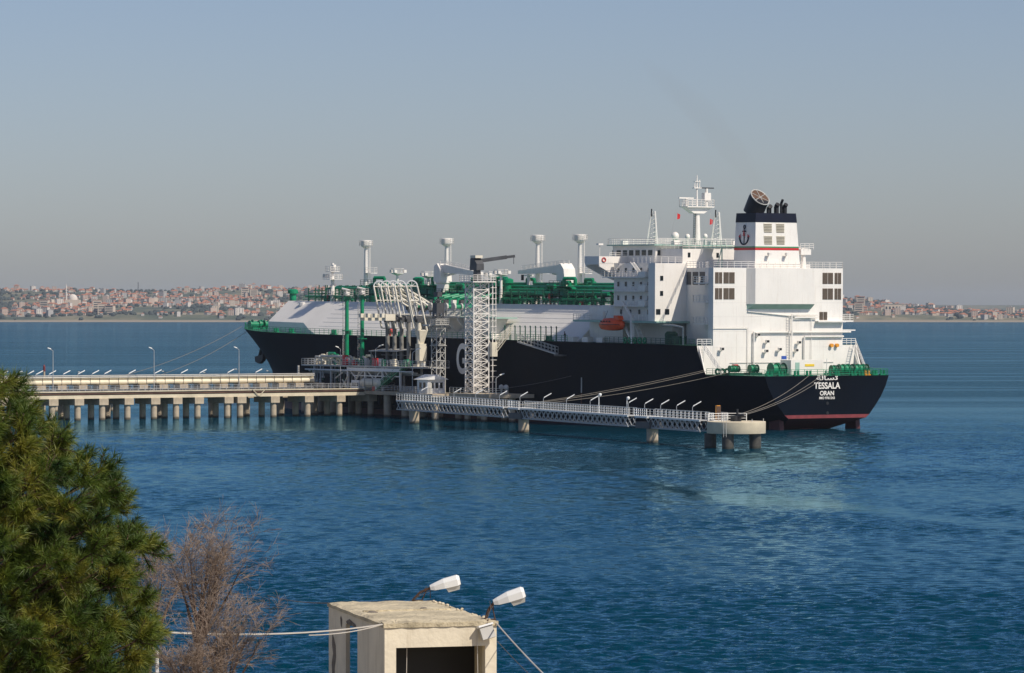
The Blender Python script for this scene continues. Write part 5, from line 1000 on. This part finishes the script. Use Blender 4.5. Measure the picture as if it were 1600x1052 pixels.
# ------------------------------------------------------------------ pine tree
def needle_material():
    m=bpy.data.materials.new('pine_needles'); m.use_nodes=True; t=m.node_tree; N=t.nodes.new; L=t.links.new; b=t.nodes['Principled BSDF']; b.inputs['Roughness'].default_value=.55
    tc=N('ShaderNodeTexCoord'); n=N('ShaderNodeTexNoise'); n.inputs['Scale'].default_value=3.2; n.inputs['Detail'].default_value=4; L(tc.outputs['Object'],n.inputs[0])
    r=N('ShaderNodeValToRGB'); e=r.color_ramp.elements; e[0].position=.33; e[0].color=(.020,.055,.012,1); e[1].position=.66; e[1].color=(.25,.235,.03,1); q=e.new(.5); q.color=(.10,.15,.018,1); L(n.outputs['Fac'],r.inputs[0]); L(r.outputs[0],b.inputs['Base Color'])
    tr_=N('ShaderNodeBsdfTranslucent'); L(r.outputs[0],tr_.inputs[0]); mx=N('ShaderNodeMixShader'); mx.inputs[0].default_value=.28; L(b.outputs[0],mx.inputs[1]); L(tr_.outputs[0],mx.inputs[2]); L(mx.outputs[0],t.nodes['Material Output'].inputs['Surface']); return m
PD=30.0; rq=random.Random(17)
OUT=[(585,19),(613,60),(655,72),(674,107),(720,128),(744,186),(795,205),(826,182),(838,240),(860,258),(883,233),(907,214),(935,219),(958,262),(995,277),(1023,251),(1046,240),(1100,255),(1180,270),(1260,280)]
pine=thing('pine_tree','leafy green pine tree at the near shore with long golden needles','tree',((-105-800)/6089.7*PD,PD,slope_h(-4.4,PD)-.1)); PX,PZ=pine.location.x,pine.location.z
top=EYE-(585-485)/6089.7*PD+.25-PZ
MB().path([(0,0,0),(.03,0,1.2),(-.02,.03,2.4),(.02,0,top*.7),(.03,0,top-.35)],.09,9).build('trunk',bark,pine,smooth=50)
nd=MB(); brn=MB()
def tuft(c,dirn,ln,count):
    d=dirn.normalized(); a=d.orthogonal().normalized(); b=d.cross(a)
    for k in range(count):
        t=rq.random(); base=c+d*(t-.6)*.12; ph=rq.uniform(0,6.283); sp=rq.uniform(.35,1.5)*(1.2-.6*t)
        nv=(d*(1-.30*sp)+(a*math.cos(ph)+b*math.sin(ph))*sp).normalized(); l=ln*rq.uniform(.75,1.15); w_=nv.cross(V((rq.uniform(-1,1),rq.uniform(-1,1),rq.uniform(-1,1)))).normalized()*.0031
        tip=base+nv*l+V((0,0,-.012)); o=len(nd.v); nd.v.extend((tuple(base-w_),tuple(base+w_),tuple(tip))); nd.f.append((o,o+1,o+2)); nd.mi.append(0)
def rad(z):
    py=485.04-(z+PZ-EYE)*6089.7/PD; px=OUT[0][1]-40 if py<590 else interp(OUT,py); return (px+105)/6089.7*PD
cl=[]; tries=0
while len(cl)<420 and tries<30000:
    tries+=1; z=rq.uniform(EYE-(1130-485)/6089.7*PD-PZ,top-.30); r=rad(z)
    if r<.1: continue
    ang=rq.uniform(-math.pi*.97,math.pi*.5); rel=1-rq.random()**1.6*.6; rr2=max(.03,r*rel-.15); c=V((math.cos(ang)*rr2,math.sin(ang)*rr2,z))
    if any((c-q).length<.255 for q,_ in cl): continue
    cl.append((c,V((math.cos(ang),math.sin(ang),.55)).normalized()))
for c,od in cl:
    for k in range(16):
        dv=(od*.85+V((rq.gauss(0,.6),rq.gauss(0,.6),rq.gauss(.15,.5)))).normalized(); L0=rq.uniform(.06,.19); tuft(c+dv*L0,dv,.092,66); brn.bar(c,c+dv*(L0+.02),.005,4)
    brn.bar(V((0,0,max(.2,c.z-.45*math.hypot(c.x,c.y)-.1))),c,.020,5,.006)
nd.build('needles',needle_material(),pine); brn.build('branches',bark,pine)

# ------------------------------------------------------------------ bare shrubs
def bare_shrub(px,base_py,d,h,spread,seed,label,nst,fine,lean=0):
    rb=random.Random(seed); x=(px-800)/6089.7*d; zb=slope_h(x,d)-.1
    t=thing('bare_shrub',label,'shrub',(x,d,zb),0,'bare winter shrubs'); zb2=EYE-(base_py-485.04)/6089.7*d-zb
    li=MB(); tw=MB()
    def grow(p,dv,L,r,lev):
        q=p; n=4 if lev<2 else 3; pts=[p]
        for i in range(n):
            dv=(dv+V((rb.gauss(0,.10),rb.gauss(0,.10),rb.gauss(0,.06)+(-.05 if lev>=2 else .03)))).normalized(); q2=q+dv*(L/n); r2=max(.0017,r*(1-.6*(i+1)/n))
            (li if lev<2 else tw).bar(q,q2,r,4 if lev<2 else 3,r2,cap=False); q=q2; pts.append(q); r=r2
        if lev<3:
            k={0:8,1:fine,2:7}[lev]
            for i in range(k):
                f=rb.uniform(.25,1); b=pts[min(n-1,int(f*n))].lerp(pts[min(n,int(f*n)+1)],f*n%1); nv=(dv+V((rb.gauss(0,.55),rb.gauss(0,.55),rb.gauss(.05,.38)))).normalized()
                grow(b,nv,L*rb.uniform(.32,.58),max(.0024,r*rb.uniform(.5,.75)),lev+1)
    li.bar((0,0,0),(0,0,zb2),.07,7,.05)
    for i in range(nst):
        a=rb.uniform(-1,1)*spread; dv=V((math.sin(a)+lean,rb.gauss(0,.25),math.cos(a))).normalized(); grow(V((rb.uniform(-.06,.06),rb.uniform(-.06,.06),zb2)),dv,h*rb.uniform(.6,.85),.032,0)
    li.build('branches',limb,t); tw.build('twigs',twig,t)
bare_shrub(312,1012,60,1.92,.40,1,'tall bare brown shrub fanning out right of the pine tree',12,6,.16)
bare_shrub(350,1100,58,1.5,.62,2,'low pinkish mass of bare twigs below the cable',12,6,.12)
bare_shrub(232,1010,64,1.9,.35,3,'faint bare shrub half hidden behind the pine tree',6,8)
bare_shrub(300,1110,54,1.0,.6,5,'dense reddish bare bush at the foot of the tall shrub',9,7)

# ------------------------------------------------------------------ small red beacon beyond the pipelines
p=wxyz(69,590,800); bc=thing('beacon','small red navigation beacon on a post beyond the cream pipelines','beacon',(p.x,p.y,0)); MB().lathe([(.3,-3),(.2,8.25)],n=10).build('post',concrete,bc,smooth=40); MB().lathe([(.1,8.2),(.24,8.3),(.24,9.3),(.05,9.7)],n=10).build('lantern',bootred,bc)
# ------------------------------------------------------------------ faint funnel smoke
sp_=[shipw((18.0,2.0,42.2))+V((-1.6*k-.12*k*k,0,3.0*k)) for k in range(9)]; rs=[1.3,2.0,2.6,3.0,3.3,3.5,3.4,2.8,1.2]; mb=MB(); n=14
rk=random.Random(2); c0_=sp_[0].copy()
for q,r in zip(sp_,rs):
    for k in range(n): a=2*math.pi*k/n; rr=r*rk.uniform(.8,1.2); mb.v.append((q.x-c0_.x+rr*math.cos(a),q.y-c0_.y+rr*math.sin(a),q.z-c0_.z))
for j in range(8):
    for k in range(n): mb.f.append((j*n+k,j*n+(k+1)%n,(j+1)*n+(k+1)%n,(j+1)*n+k)); mb.mi.append(0)
mb.f+=[tuple(range(n-1,-1,-1)),tuple(range(8*n,9*n))]; mb.mi+=[0,0]
sk=mb.build('smoke',[]); sk.location=c0_; m=bpy.data.materials.new('thin_smoke'); m.use_nodes=True; t=m.node_tree; t.nodes.clear(); o=t.nodes.new('ShaderNodeOutputMaterial'); pv=t.nodes.new('ShaderNodeVolumePrincipled'); pv.inputs['Color'].default_value=(.45,.38,.32,1); pv.inputs['Density'].default_value=.009; t.links.new(pv.outputs[0],o.inputs['Volume']); sk.data.materials.clear(); sk.data.materials.append(m)
tag(sk,'faint brown smoke drifting up from the ship funnel','smoke',kind='stuff')
# ------------------------------------------------------------------ haze
mb=MB().box(-7000,7000,-60,16500,-8,96); hz=mb.build('haze',[]); m=bpy.data.materials.new('haze_air'); m.use_nodes=True; t=m.node_tree; t.nodes.clear()
o=t.nodes.new('ShaderNodeOutputMaterial'); pv=t.nodes.new('ShaderNodeVolumePrincipled'); pv.inputs['Color'].default_value=(.78,.86,1,1); pv.inputs['Density'].default_value=2.7e-5; pv.inputs['Anisotropy'].default_value=.1; t.links.new(pv.outputs[0],o.inputs['Volume'])
hz.data.materials.clear(); hz.data.materials.append(m); tag(hz,'thin grey blue haze over the water and far shore','haze',kind='stuff')
